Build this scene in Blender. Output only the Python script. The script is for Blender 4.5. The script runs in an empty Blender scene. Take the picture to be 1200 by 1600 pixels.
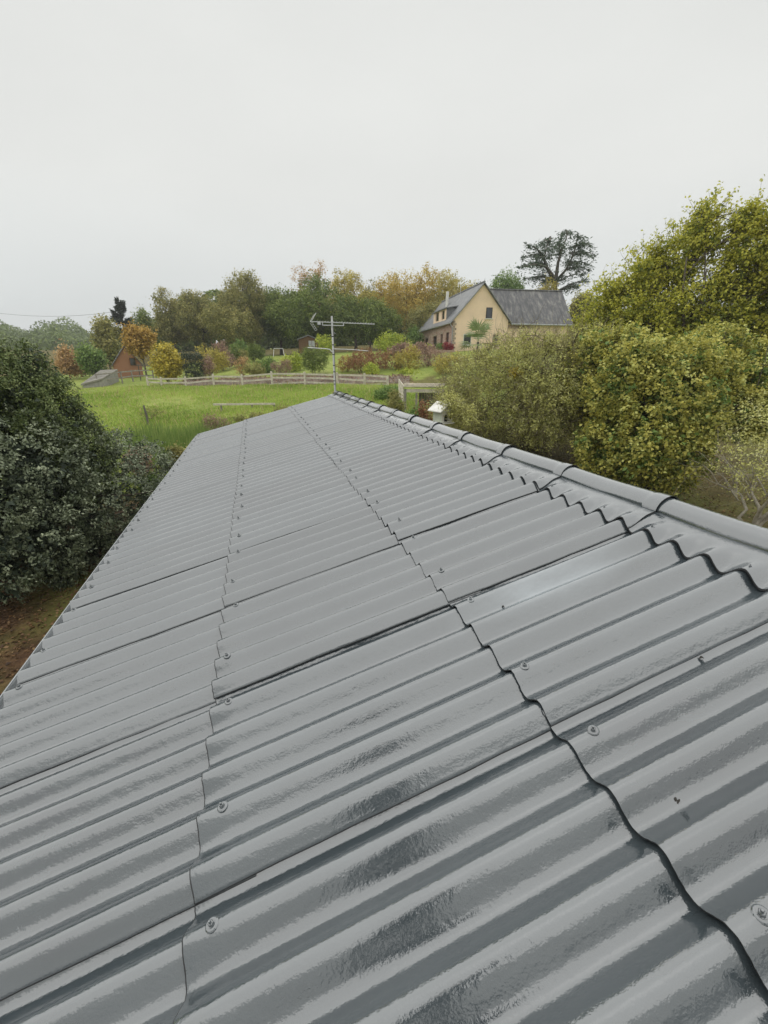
import bpy, math, random
import numpy as np
from mathutils import Vector, Matrix
R = math.radians
random.seed(7)
rng = np.random.default_rng(11)
scene = bpy.context.scene
COL = scene.collection

# ------------------------------------------------------------------ camera
CAM_Z = 4.4
PITCH, YAW, FPX = 0.344, 0.2929, 650.6
cam_d = bpy.data.cameras.new('camera')
cam = bpy.data.objects.new('camera', cam_d); COL.objects.link(cam)
cam.location = (0, 0, CAM_Z)
cam.rotation_euler = (math.pi / 2 - PITCH, 0, -YAW)
cam_d.sensor_fit = 'VERTICAL'; cam_d.sensor_height = 24.0; cam_d.sensor_width = 18.0
cam_d.lens = FPX / 1600 * 24.0
cam_d.clip_start = 0.05; cam_d.clip_end = 4000
scene.camera = cam

# ------------------------------------------------------------------ world: overcast sky
SUN_EL, SUN_AZ = R(72), R(6)          # azimuth clockwise from +Y
world = bpy.data.worlds.new('World'); scene.world = world
world.use_nodes = True
nt = world.node_tree; nt.nodes.clear()
def nn(t, typ, **kw):
    n = t.nodes.new(typ)
    for k, v in kw.items(): setattr(n, k, v)
    return n
wo = nn(nt, 'ShaderNodeOutputWorld'); bg = nn(nt, 'ShaderNodeBackground')
bg.inputs['Strength'].default_value = 0.1
sky = nn(nt, 'ShaderNodeTexSky', sky_type='NISHITA'); sky.sun_disc = False
sky.sun_elevation = SUN_EL; sky.sun_rotation = SUN_AZ; sky.air_density = 1.0; sky.dust_density = 4.0
tc = nn(nt, 'ShaderNodeTexCoord'); sep = nn(nt, 'ShaderNodeSeparateXYZ')
nt.links.new(tc.outputs['Generated'], sep.inputs[0])
grad = nn(nt, 'ShaderNodeValToRGB')
e = grad.color_ramp.elements
e[0].position = 0.0; e[0].color = (0.70, 0.725, 0.725, 1)
e[1].position = 1.0; e[1].color = (0.74, 0.75, 0.74, 1)
for p, c in ((0.10, (0.71, 0.74, 0.735, 1)), (0.30, (0.79, 0.80, 0.775, 1)), (0.52, (0.79, 0.80, 0.775, 1)), (0.72, (0.745, 0.755, 0.74, 1))):
    q = e.new(p); q.color = c
nt.links.new(sep.outputs['Z'], grad.inputs[0])
cn = nn(nt, 'ShaderNodeTexNoise'); cn.inputs['Scale'].default_value = 1.7; cn.inputs['Detail'].default_value = 4; cn.inputs['Roughness'].default_value = .45
mp = nn(nt, 'ShaderNodeMapping'); mp.inputs['Scale'].default_value = (1, 1, 2.6); mp.inputs['Location'].default_value = (.4, 1.3, .2)
nt.links.new(tc.outputs['Generated'], mp.inputs[0]); nt.links.new(mp.outputs[0], cn.inputs['Vector'])
cr = nn(nt, 'ShaderNodeMapRange'); cr.inputs['From Min'].default_value = .3; cr.inputs['From Max'].default_value = .7
cr.inputs['To Min'].default_value = 5.55; cr.inputs['To Max'].default_value = 6.1
nt.links.new(cn.outputs['Fac'], cr.inputs['Value'])
vm = nn(nt, 'ShaderNodeVectorMath', operation='SCALE')
nt.links.new(grad.outputs[0], vm.inputs[0]); nt.links.new(cr.outputs[0], vm.inputs['Scale'])
hs = nn(nt, 'ShaderNodeHueSaturation'); hs.inputs['Saturation'].default_value = .25
nt.links.new(sky.outputs[0], hs.inputs['Color'])
mx = nn(nt, 'ShaderNodeMixRGB'); mx.inputs[0].default_value = .94
nt.links.new(hs.outputs[0], mx.inputs[1]); nt.links.new(vm.outputs[0], mx.inputs[2])
nt.links.new(mx.outputs[0], bg.inputs['Color']); nt.links.new(bg.outputs[0], wo.inputs['Surface'])

sun_d = bpy.data.lights.new('sun', 'SUN'); sun_d.energy = 1.4; sun_d.angle = R(140); sun_d.color = (1, .985, .955)
sun = bpy.data.objects.new('sun', sun_d); COL.objects.link(sun)
sdir = Vector((math.sin(SUN_AZ) * math.cos(SUN_EL), math.cos(SUN_AZ) * math.cos(SUN_EL), math.sin(SUN_EL)))
sun.rotation_euler = sdir.to_track_quat('Z', 'Y').to_euler()
sun.location = (0, -5, 40)

vs = scene.view_settings
vs.view_transform = 'Standard'; vs.look = 'None'; vs.gamma = 1; vs.exposure = 0.78; vs.use_curve_mapping = False

# ------------------------------------------------------------------ survey helpers (bearing + distance -> place)
_fw = np.array([math.sin(YAW) * math.cos(PITCH), math.cos(YAW) * math.cos(PITCH), -math.sin(PITCH)])
_rt = np.array([math.cos(YAW), -math.sin(YAW), 0.0]); _up = np.cross(_rt, _fw)
def at(u, v, D):
    d = _fw + _rt * (u - 600) / FPX - _up * (v - 800) / FPX
    return d * (D / math.hypot(d[0], d[1])) + np.array([0, 0, CAM_Z])
def prj(P):
    P = np.asarray(P, float) - np.array([0, 0, CAM_Z]); z = P @ _fw
    return 600 + FPX * (P @ _rt) / z, 800 - FPX * (P @ _up) / z
def span(u, hw, D):
    return float(np.linalg.norm(at(u + hw, 567, D) - at(u - hw, 567, D)) / 2)

# ------------------------------------------------------------------ object helpers
def link(o, parent=None):
    COL.objects.link(o)
    if parent is not None: o.parent = parent
    return o
def tag(o, label=None, cat=None, group=None, kind=None):
    if label: o['label'] = label
    if cat: o['category'] = cat
    if group: o['group'] = group
    if kind: o['kind'] = kind
    return o
def empty(name, loc, rz=0.0, label=None, cat=None, group=None):
    o = bpy.data.objects.new(name, None); link(o)
    o.location = tuple(float(c) for c in loc); o.rotation_euler = (0, 0, rz); o.empty_display_size = .2
    return tag(o, label, cat, group)
def mesh_np(name, V, Q, mat, parent=None, smooth=False, tint=None, tris=False):
    """V (n,3), Q (m,4) or (m,3) index array"""
    V = np.asarray(V, np.float32); Q = np.asarray(Q, np.int32)
    me = bpy.data.meshes.new(name); k = Q.shape[1]
    me.vertices.add(len(V)); me.vertices.foreach_set('co', V.ravel())
    me.loops.add(Q.size); me.loops.foreach_set('vertex_index', Q.ravel())
    me.polygons.add(len(Q)); me.polygons.foreach_set('loop_start', np.arange(0, Q.size, k, dtype=np.int32))
    me.polygons.foreach_set('loop_total', np.full(len(Q), k, np.int32))
    if smooth: me.polygons.foreach_set('use_smooth', np.ones(len(Q), bool))
    if tint is not None:
        a = me.attributes.new('tint', 'FLOAT', 'POINT'); a.data.foreach_set('value', np.asarray(tint, np.float32))
    me.update(calc_edges=True)
    me.materials.append(mat)
    o = bpy.data.objects.new(name, me)
    return link(o, parent)

class MB:
    """collects boxes, bars, tubes; builds ONE mesh object"""
    def __init__(s): s.v = []; s.f = []
    def add(s, vs_, fs):
        n = len(s.v); s.v += [tuple(float(c) for c in p) for p in vs_]; s.f += [tuple(i + n for i in f) for f in fs]; return s
    def box(s, c, d, rz=0.0, M=None):
        hx, hy, hz = d[0] / 2, d[1] / 2, d[2] / 2
        p = [Vector((x, y, z)) for z in (-hz, hz) for y in (-hy, hy) for x in (-hx, hx)]
        m = M if M is not None else Matrix.Rotation(rz, 3, 'Z')
        p = [m @ q + Vector(c) for q in p]
        return s.add(p, [(0, 2, 3, 1), (4, 5, 7, 6), (0, 1, 5, 4), (2, 6, 7, 3), (0, 4, 6, 2), (1, 3, 7, 5)])
    def bar(s, a, b, w, h=None, up=(0, 0, 1)):
        h = w if h is None else h
        a, b = Vector(a), Vector(b); d = (b - a); L = d.length; d.normalize()
        side = d.cross(Vector(up)); 
        if side.length < 1e-4: side = d.cross(Vector((1, 0, 0)))
        side.normalize(); u = side.cross(d)
        p = []
        for q in (a, b):
            for i, j in ((-1, -1), (1, -1), (1, 1), (-1, 1)): p.append(q + side * (i * w / 2) + u * (j * h / 2))
        return s.add(p, [(3, 2, 1, 0), (4, 5, 6, 7), (0, 1, 5, 4), (1, 2, 6, 5), (2, 3, 7, 6), (3, 0, 4, 7)])
    def tube(s, pts, rad, sides=6, cap=True):
        pts = [np.asarray(p, float) for p in pts]; n = len(pts)
        if not hasattr(rad, '__len__'): rad = [rad] * n
        ref = np.array([.31, .87, .38]); V = []
        for i in range(n):
            t = pts[min(i + 1, n - 1)] - pts[max(i - 1, 0)]; t = t / (np.linalg.norm(t) + 1e-9)
            a = np.cross(t, ref); a /= (np.linalg.norm(a) + 1e-9); b = np.cross(t, a)
            for k in range(sides):
                an = 2 * math.pi * k / sides
                V.append(pts[i] + (a * math.cos(an) + b * math.sin(an)) * rad[i])
        Fs = [(i * sides + k, i * sides + (k + 1) % sides, (i + 1) * sides + (k + 1) % sides, (i + 1) * sides + k) for i in range(n - 1) for k in range(sides)]
        if cap: Fs += [tuple(range(sides - 1, -1, -1)), tuple(range((n - 1) * sides, n * sides))]
        return s.add(V, Fs)
    def lathe(s, prof, seg, c=(0, 0, 0)):
        V = []; n = len(prof)
        for r, z in prof:
            for k in range(seg):
                a = 2 * math.pi * k / seg; V.append((c[0] + r * math.cos(a), c[1] + r * math.sin(a), c[2] + z))
        Fs = [(i * seg + k, i * seg + (k + 1) % seg, (i + 1) * seg + (k + 1) % seg, (i + 1) * seg + k) for i in range(n - 1) for k in range(seg)]
        Fs.append(tuple(range((n - 1) * seg, n * seg)))
        return s.add(V, Fs)
    def build(s, name, mat, parent=None, smooth=False, bevel=0.0):
        me = bpy.data.meshes.new(name); me.from_pydata(s.v, [], s.f); me.update()
        if smooth: me.polygons.foreach_set('use_smooth', np.ones(len(me.polygons), bool))
        me.materials.append(mat)
        o = bpy.data.objects.new(name, me); link(o, parent)
        if bevel:
            m = o.modifiers.new('bevel', 'BEVEL'); m.width = bevel; m.segments = 2; m.limit_method = 'ANGLE'
        return o
def bez(a, b, sag, n=5, wob=0.0):
    a, b = np.asarray(a, float), np.asarray(b, float); L = np.linalg.norm(b - a)
    out = []
    for i in range(n):
        t = i / (n - 1); p = a * (1 - t) + b * t; p[2] += sag * 4 * t * (1 - t)
        if 0 < i < n - 1 and wob: p = p + rng.normal(0, wob * L, 3)
        out.append(p)
    return out

# ------------------------------------------------------------------ materials
def new_mat(name):
    m = bpy.data.materials.new(name); m.use_nodes = True
    t = m.node_tree; b = t.nodes['Principled BSDF']; return m, t, b
def ramp(t, stops):
    r = nn(t, 'ShaderNodeValToRGB'); el = r.color_ramp.elements
    while len(el) < len(stops): el.new(.5)
    for q, (p, c) in zip(el, stops): q.position = p; q.color = (*c, 1)
    return r
def simple(name, c, rough=.7, var=.25, scale=8.0, bump=0.0, metallic=0.0, spec=.4, coord='Object', stretch=(1, 1, 1)):
    m, t, b = new_mat(name)
    co = nn(t, 'ShaderNodeTexCoord'); mpn = nn(t, 'ShaderNodeMapping'); mpn.inputs['Scale'].default_value = stretch
    n = nn(t, 'ShaderNodeTexNoise'); n.inputs['Scale'].default_value = scale; n.inputs['Detail'].default_value = 6; n.inputs['Roughness'].default_value = .65
    t.links.new(co.outputs[coord], mpn.inputs[0]); t.links.new(mpn.outputs[0], n.inputs['Vector'])
    lo = tuple(x * (1 - var) for x in c); hi = tuple(min(1, x * (1 + var)) for x in c)
    r = ramp(t, [(.3, lo), (.7, hi)])
    t.links.new(n.outputs['Fac'], r.inputs[0]); t.links.new(r.outputs[0], b.inputs['Base Color'])
    b.inputs['Roughness'].default_value = rough; b.inputs['Metallic'].default_value = metallic
    b.inputs['Specular IOR Level'].default_value = spec
    if bump:
        bp = nn(t, 'ShaderNodeBump'); bp.inputs['Strength'].default_value = .6; bp.inputs['Distance'].default_value = bump
        t.links.new(n.outputs['Fac'], bp.inputs['Height']); t.links.new(bp.outputs[0], b.inputs['Normal'])
    return m
_lm = {}
def leaf_mat(name, stops, rough=.55, trans=.3, spec=.3):
    if name in _lm: return _lm[name]
    m, t, b = new_mat(name)
    a = nn(t, 'ShaderNodeAttribute'); a.attribute_name = 'tint'
    k = len(stops) - 1
    r = ramp(t, [(i / k, c) for i, c in enumerate(stops)])
    t.links.new(a.outputs['Fac'], r.inputs[0]); t.links.new(r.outputs[0], b.inputs['Base Color'])
    b.inputs['Roughness'].default_value = rough; b.inputs['Specular IOR Level'].default_value = spec
    tr = nn(t, 'ShaderNodeBsdfTranslucent'); t.links.new(r.outputs[0], tr.inputs['Color'])
    mix = nn(t, 'ShaderNodeMixShader'); mix.inputs[0].default_value = trans
    out = t.nodes['Material Output']
    t.links.new(b.outputs[0], mix.inputs[1]); t.links.new(tr.outputs[0], mix.inputs[2]); t.links.new(mix.outputs[0], out.inputs['Surface'])
    _lm[name] = m; return m

def roof_paint():
    """thick grey roller paint, half wet: orange-peel relief, uneven gloss, faint dirt"""
    m, t, b = new_mat('wet_grey_roof_paint')
    geo = nn(t, 'ShaderNodeNewGeometry')
    def noise(scale, detail=3, rough=.55, st=(1, 1, 1)):
        mpn = nn(t, 'ShaderNodeMapping'); mpn.inputs['Scale'].default_value = st
        n = nn(t, 'ShaderNodeTexNoise'); n.inputs['Scale'].default_value = scale; n.inputs['Detail'].default_value = detail; n.inputs['Roughness'].default_value = rough
        t.links.new(geo.outputs['Position'], mpn.inputs[0]); t.links.new(mpn.outputs[0], n.inputs['Vector']); return n
    big = noise(1.1, 4); st = noise(9, 4, .6, (.35, 1.2, .35)); peel = noise(130, 2, .5); mid = noise(34, 3, .55, (.7, 1, .7)); pit = noise(260, 1)
    c = ramp(t, [(.25, (.042, .053, .059)), (.5, (.057, .070, .077)), (.78, (.078, .093, .100))])
    mxa = nn(t, 'ShaderNodeMath', operation='MULTIPLY_ADD'); mxa.inputs[1].default_value = .45
    t.links.new(st.outputs['Fac'], mxa.inputs[0])
    ml = nn(t, 'ShaderNodeMath', operation='MULTIPLY'); ml.inputs[1].default_value = .55; t.links.new(big.outputs['Fac'], ml.inputs[0])
    t.links.new(ml.outputs[0], mxa.inputs[2]); t.links.new(mxa.outputs[0], c.inputs[0])
    # specks of grit in the paint
    sp = nn(t, 'ShaderNodeTexVoronoi'); sp.inputs['Scale'].default_value = 9; t.links.new(geo.outputs['Position'], sp.inputs['Vector'])
    sl = nn(t, 'ShaderNodeMath', operation='LESS_THAN'); sl.inputs[1].default_value = .022; t.links.new(sp.outputs['Distance'], sl.inputs[0])
    mc = nn(t, 'ShaderNodeMixRGB'); mc.inputs[2].default_value = (.05, .05, .048, 1)
    t.links.new(sl.outputs[0], mc.inputs[0]); t.links.new(c.outputs[0], mc.inputs[1])
    # thin whitish patch where the coat has dried pale, and a broad roller-to-roller change of coat
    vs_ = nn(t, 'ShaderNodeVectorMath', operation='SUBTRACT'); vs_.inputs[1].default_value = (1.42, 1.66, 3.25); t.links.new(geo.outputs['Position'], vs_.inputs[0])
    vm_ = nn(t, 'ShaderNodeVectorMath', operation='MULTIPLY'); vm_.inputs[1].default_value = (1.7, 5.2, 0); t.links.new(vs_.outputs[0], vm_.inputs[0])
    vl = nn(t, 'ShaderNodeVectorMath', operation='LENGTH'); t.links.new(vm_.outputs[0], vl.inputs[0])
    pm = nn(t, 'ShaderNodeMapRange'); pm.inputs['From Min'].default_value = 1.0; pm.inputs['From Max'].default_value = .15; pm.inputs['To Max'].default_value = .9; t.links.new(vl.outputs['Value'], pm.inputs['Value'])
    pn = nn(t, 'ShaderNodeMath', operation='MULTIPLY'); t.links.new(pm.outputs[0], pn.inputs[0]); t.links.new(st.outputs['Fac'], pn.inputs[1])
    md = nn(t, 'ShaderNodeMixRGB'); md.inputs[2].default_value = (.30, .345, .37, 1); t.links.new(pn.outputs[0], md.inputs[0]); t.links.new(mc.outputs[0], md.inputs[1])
    oi = nn(t, 'ShaderNodeObjectInfo'); om = nn(t, 'ShaderNodeMapRange'); om.inputs['To Min'].default_value = .90; om.inputs['To Max'].default_value = 1.10
    t.links.new(oi.outputs['Random'], om.inputs['Value']); os_ = nn(t, 'ShaderNodeVectorMath', operation='SCALE'); t.links.new(md.outputs[0], os_.inputs[0]); t.links.new(om.outputs[0], os_.inputs['Scale'])
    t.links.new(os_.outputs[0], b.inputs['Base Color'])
    mr = nn(t, 'ShaderNodeMapRange'); mr.inputs['From Min'].default_value = .3; mr.inputs['From Max'].default_value = .7
    mr.inputs['To Min'].default_value = .06; mr.inputs['To Max'].default_value = .18
    t.links.new(big.outputs['Fac'], mr.inputs['Value']); t.links.new(mr.outputs[0], b.inputs['Roughness'])
    b.inputs['IOR'].default_value = 2.35; b.inputs['Specular IOR Level'].default_value = .5
    def bump(n, dist, stg, prev=None):
        bp = nn(t, 'ShaderNodeBump'); bp.inputs['Strength'].default_value = stg; bp.inputs['Distance'].default_value = dist
        t.links.new(n.outputs['Fac'], bp.inputs['Height'])
        if prev: t.links.new(prev.outputs[0], bp.inputs['Normal'])
        return bp
    b1 = bump(mid, .0034, .5); b2 = bump(peel, .0010, .55, b1); b3 = bump(pit, .0003, .3, b2)
    t.links.new(b3.outputs[0], b.inputs['Normal'])
    return m

def ground_mat():
    """one ground sheet: grass, leaf litter near the shed, soil"""
    m, t, b = new_mat('ground_turf')
    geo = nn(t, 'ShaderNodeNewGeometry')
    def noise(scale, detail=5, rough=.6):
        n = nn(t, 'ShaderNodeTexNoise'); n.inputs['Scale'].default_value = scale; n.inputs['Detail'].default_value = detail; n.inputs['Roughness'].default_value = rough
        t.links.new(geo.outputs['Position'], n.inputs['Vector']); return n
    n1, n2, n3 = noise(.22, 5), noise(1.6, 6, .7), noise(12, 4)
    a = nn(t, 'ShaderNodeMixRGB'); a.inputs[0].default_value = .55
    t.links.new(n1.outputs['Fac'], a.inputs[1]); t.links.new(n2.outputs['Fac'], a.inputs[2])
    g = ramp(t, [(.28, (.12, .155, .035)), (.44, (.19, .245, .05)), (.56, (.27, .315, .075)), (.70, (.37, .355, .16))])
    t.links.new(a.outputs[0], g.inputs[0])
    l = ramp(t, [(.3, (.035, .022, .014)), (.5, (.085, .048, .027)), (.62, (.16, .095, .05)), (.75, (.10, .11, .03))])
    a2 = nn(t, 'ShaderNodeMixRGB'); a2.inputs[0].default_value = .5
    t.links.new(n2.outputs['Fac'], a2.inputs[1]); t.links.new(n3.outputs['Fac'], a2.inputs[2]); t.links.new(a2.outputs[0], l.inputs[0])
    at_ = nn(t, 'ShaderNodeAttribute'); at_.attribute_name = 'tint'
    f = ramp(t, [(.3, (.13, .10, .055)), (.5, (.20, .15, .085)), (.75, (.26, .20, .12))]); t.links.new(a.outputs[0], f.inputs[0])
    s1 = nn(t, 'ShaderNodeMapRange'); s1.inputs['From Min'].default_value = .0; s1.inputs['From Max'].default_value = .5; t.links.new(at_.outputs['Fac'], s1.inputs['Value'])
    s2 = nn(t, 'ShaderNodeMapRange'); s2.inputs['From Min'].default_value = .5; s2.inputs['From Max'].default_value = 1.0; t.links.new(at_.outputs['Fac'], s2.inputs['Value'])
    m1 = nn(t, 'ShaderNodeMixRGB'); t.links.new(s1.outputs[0], m1.inputs[0]); t.links.new(l.outputs[0], m1.inputs[1]); t.links.new(g.outputs[0], m1.inputs[2])
    m2 = nn(t, 'ShaderNodeMixRGB'); t.links.new(s2.outputs[0], m2.inputs[0]); t.links.new(m1.outputs[0], m2.inputs[1]); t.links.new(f.outputs[0], m2.inputs[2])
    t.links.new(m2.outputs[0], b.inputs['Base Color']); b.inputs['Roughness'].default_value = .9; b.inputs['Specular IOR Level'].default_value = .15
    bp = nn(t, 'ShaderNodeBump'); bp.inputs['Strength'].default_value = .8; bp.inputs['Distance'].default_value = .08
    t.links.new(n3.outputs['Fac'], bp.inputs['Height']); t.links.new(bp.outputs[0], b.inputs['Normal'])
    return m

def stone_mat(name, c1, c2, mortar, scale):
    m, t, b = new_mat(name)
    co = nn(t, 'ShaderNodeTexCoord'); v = nn(t, 'ShaderNodeTexVoronoi'); v.inputs['Scale'].default_value = scale
    mpn = nn(t, 'ShaderNodeMapping'); mpn.inputs['Scale'].default_value = (1, 1, 1.6)
    t.links.new(co.outputs['Object'], mpn.inputs[0]); t.links.new(mpn.outputs[0], v.inputs['Vector'])
    r = ramp(t, [(0, c1), (1, c2)]); t.links.new(v.outputs['Color'], r.inputs[0])
    v2 = nn(t, 'ShaderNodeTexVoronoi', feature='DISTANCE_TO_EDGE'); v2.inputs['Scale'].default_value = scale; t.links.new(mpn.outputs[0], v2.inputs['Vector'])
    lt = nn(t, 'ShaderNodeMath', operation='LESS_THAN'); lt.inputs[1].default_value = .06; t.links.new(v2.outputs['Distance'], lt.inputs[0])
    mx_ = nn(t, 'ShaderNodeMixRGB'); mx_.inputs[2].default_value = (*mortar, 1)
    t.links.new(lt.outputs[0], mx_.inputs[0]); t.links.new(r.outputs[0], mx_.inputs[1]); t.links.new(mx_.outputs[0], b.inputs['Base Color'])
    b.inputs['Roughness'].default_value = .9
    return m
def brick_mat(name, c1, c2, mortar, scale):
    m, t, b = new_mat(name)
    co = nn(t, 'ShaderNodeTexCoord'); v = nn(t, 'ShaderNodeTexBrick'); v.inputs['Scale'].default_value = scale
    v.inputs['Color1'].default_value = (*c1, 1); v.inputs['Color2'].default_value = (*c2, 1); v.inputs['Mortar'].default_value = (*mortar, 1)
    t.links.new(co.outputs['Object'], v.inputs['Vector']); t.links.new(v.outputs['Color'], b.inputs['Base Color']); b.inputs['Roughness'].default_value = .9
    return m
def slate_mat(name, lo, mid, hi):
    """slates with pale lichen streaks running down the slope"""
    m, t, b = new_mat(name)
    co = nn(t, 'ShaderNodeTexCoord'); mpn = nn(t, 'ShaderNodeMapping'); mpn.inputs['Scale'].default_value = (1.5, .5, .5)
    n = nn(t, 'ShaderNodeTexNoise'); n.inputs['Scale'].default_value = 1.6; n.inputs['Detail'].default_value = 8; n.inputs['Roughness'].default_value = .75
    t.links.new(co.outputs['Object'], mpn.inputs[0]); t.links.new(mpn.outputs[0], n.inputs['Vector'])
    r = ramp(t, [(.35, lo), (.5, mid), (.68, hi)]); t.links.new(n.outputs['Fac'], r.inputs[0]); t.links.new(r.outputs[0], b.inputs['Base Color'])
    b.inputs['Roughness'].default_value = .6
    return m
PAINT = roof_paint()
M_bark = simple('bark', (.10, .085, .065), .9, .4, 6, .02, stretch=(3, 3, .6))
M_bark_pale = simple('pale_bark', (.34, .31, .25), .9, .3, 8, .01)
M_wood = simple('weathered_wood', (.58, .53, .44), .85, .3, 5, .004, stretch=(1, 1, 1))
M_wood_grey = simple('grey_wood', (.27, .25, .22), .85, .35, 6, .004)
M_wood_dark = simple('dark_boards', (.13, .12, .10), .85, .45, 5, .004, stretch=(4, 4, .5))
M_alu = simple('aluminium', (.62, .63, .62), .38, .12, 12, 0, metallic=.75)
M_galv = simple('galvanised_steel', (.66, .67, .66), .42, .15, 9, 0, metallic=.45)
M_render = simple('cream_render', (.85, .655, .475), .92, .08, .8, .003)
M_white = simple('white_paint', (.72, .71, .66), .6, .1, 6)
M_pale = simple('pale_green_paint', (.52, .56, .46), .6, .12, 5)
M_dark = simple('dark_opening', (.012, .012, .012), .9, .2)
M_glass = simple('window_glass', (.03, .035, .04), .06, .2, 2, spec=.9)
M_brown = simple('brown_joinery', (.10, .06, .04), .6, .2, 6)
M_concrete = simple('concrete_blocks', (.30, .29, .27), .95, .2, 4, .004)
M_edge = simple('sheet_edge_gap_shade', (.035, .036, .037), .8, .3, 40)  # unpainted sheet edge, near-black so the lap gap's shadow is in the colour
M_cap = simple('nut_metal', (.26, .275, .275), .25, .2, 30)
M_stone = stone_mat('pink_stone', (.30, .17, .125), (.46, .32, .26), (.42, .35, .29), 3.0)
M_quoin = stone_mat('quoin_stone', (.26, .20, .15), (.42, .34, .26), (.45, .38, .30), 2.2)
M_brick = brick_mat('orange_brick', (.42, .15, .07), (.50, .20, .09), (.36, .18, .11), 6)
M_slate = slate_mat('lichen_slate', (.05, .052, .057), (.095, .095, .098), (.26, .25, .23))
M_slate2 = slate_mat('clean_slate', (.12, .125, .13), (.17, .175, .18), (.22, .225, .23))
M_zinc = simple('zinc', (.34, .36, .37), .4, .15, 4, 0, metallic=.4)
M_cabin = simple('brown_cabin_boards', (.135, .075, .038), .8, .25, 5)
M_fibro = simple('grey_mossy_roof', (.22, .21, .18), .95, .3, 1.2)
M_boulder = simple('pale_boulder', (.46, .40, .33), .9, .25, 3, .02)
M_wire = simple('wire', (.10, .10, .10), .6, .1)
M_rust = simple('rusty_iron', (.12, .07, .045), .8, .3, 9)

# ------------------------------------------------------------------ terrain
ctrl = [(-6, -10, 0), (-6, 0, 0), (-5, 6, 0), (-4.3, 9, 0), (-4.5, 12, .1), (-10, 10, .1), (-14, 5, -.4), (0, 3, 0), (2.4, 8, .15), (0, 13, .45), (4, 14, .7), (6.5, 6, .2), (6, -6, 0),
        (10, 5, .3), (13, 11, .5), (17, 10.6, .35), (15, 8, .2), (9, 13, .9), (14, 16, 1.3), (21, 18, 2.2), (24, 8, 1.2), (30, 30, 4.0), (42, 46, 6.2), (60, 75, 8), (25, -20, 0), (-30, -10, -2), (-25, 15, -.6),
        (-2, 19.5, 1.0), (2, 19.5, 1.15), (-6, 17, .7), (-10, 20, .7), (7, 17, 1.4),
        (100, 100, 12), (0, -60, -2), (120, -30, 4), (300, 300, 12), (300, -200, 6), (-300, -200, -10), (0, -400, -8), (-120, 60, 0)]
ctrl_px = [(340, 640, 28), (232, 658, 24), (248, 607, 41), (300, 611, 37), (336, 608, 34), (427, 606, 32), (500, 606, 30.5), (570, 607, 30), (605, 606, 29.5), (350, 581, 50), (440, 556, 66), (480, 556, 64),
           (700, 549, 55), (655, 541, 66), (400, 556, 80), (560, 548, 80), (640, 565, 42), (600, 560, 46), (520, 573, 44), (560, 575, 40), (150, 615, 42), (135, 622, 48), (190, 592, 53), (240, 588, 46), (100, 606, 64), (145, 600, 61), (225, 583, 56), (230, 566, 80), (80, 553, 200), (10, 550, 260),
           (75, 528, 420), (300, 550, 110), (500, 545, 120), (650, 535, 110), (300, 545, 400), (600, 540, 400), (640, 635, 22), (610, 618, 25)]
CP = np.array([c for c in ctrl] + [tuple(at(*c)) for c in ctrl_px], float)
CH = 0.20 * np.hypot(CP[:, 0], CP[:, 1]) + 1.6
def ground_z(x, y):
    x = np.asarray(x, float); y = np.asarray(y, float); sh = x.shape
    P = np.stack([x.ravel(), y.ravel()], 1)
    out = np.empty(len(P))
    for i in range(0, len(P), 4000):
        d2 = ((P[i:i + 4000, None, :] - CP[None, :, :2]) ** 2).sum(-1)
        q = -d2 / (CH ** 2)[None]; q -= q.max(1, keepdims=True)
        w = np.exp(q) / CH[None] ** 0; out[i:i + 4000] = (w * CP[:, 2]).sum(1) / w.sum(1)
    return out.reshape(sh)
def gz(x, y): return float(ground_z(np.array([x]), np.array([y]))[0])
def sp(n, lim, k): 
    u = np.linspace(-1, 1, n); return np.sinh(u * k) / math.sinh(k) * lim
gx, gy = np.meshgrid(sp(300, 620, 5.2), sp(300, 620, 5.2) + 12)
gzv = ground_z(gx, gy)
def vnoise(x, y, s, seed=0):
    a = np.sin(x * s * 1.3 + seed) * np.cos(y * s * 1.1 + 2 * seed) + .5 * np.sin(x * s * 2.7 + y * s * 1.9 + seed * 3) + .3 * np.sin(y * s * 4.3 - x * s * 3.1 + seed)
    return a / 1.8
Dg = np.hypot(gx, gy)
gzv = gzv + .06 * vnoise(gx, gy, 1.1, 1) * np.clip((Dg - 12) / 6, 0, 1) + .12 * vnoise(gx, gy, .35, 4) * np.clip((Dg - 16) / 10, 0, 1) * (Dg < 200)
FENCE = [(232, 588, 607, 41), (254, 589, 610, 40), (292, 588, 610, 38), (335, 584, 608, 36.5), (380, 585, 608, 35), (426, 580, 606, 33.5), (477, 581, 601, 32), (528.5, 582, 605, 31), (570, 583, 608, 30), (605.5, 587, 605, 29.5)]
def cover(x, y):
    """0 litter, .5 grass, 1 bare field"""
    D = np.hypot(x, y)
    c = np.full(x.shape, .5)
    near = (D < 16.2) & ~((x > 5) & (y > 16))
    c = np.where(near, np.clip(.5 * (D - 13.5) / 2.7, 0, .5), c)
    right = (x > 6) & (y < 17)
    c = np.where(right, np.clip(.16 + .12 * vnoise(x, y, .8, 2), 0, .5), c)
    left = (x < -2.5) & (y < 12)
    c = np.where(left, np.clip(.10 + .22 * vnoise(x, y, .9, 5), 0, .5), c)
    bu, _ = prj(np.stack([x, y, np.full(x.shape, 3.0)], -1)); fwd = y > 10
    fd = np.interp(bu, [p[0] for p in FENCE], [p[3] for p in FENCE])
    bed = fwd & (bu > 280) & (bu < 720) & (D > fd + .15) & (D < fd + 3.2 + 1.2 * vnoise(x, y, .9, 8)); c = np.where(bed, .17, c)
    wood = (D > 72) & (D < 150); c = np.where(wood, .12, c)
    c = np.where((D > 160) & (x < 0), .95, c)
    return c
N = gx.shape[0]
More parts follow.
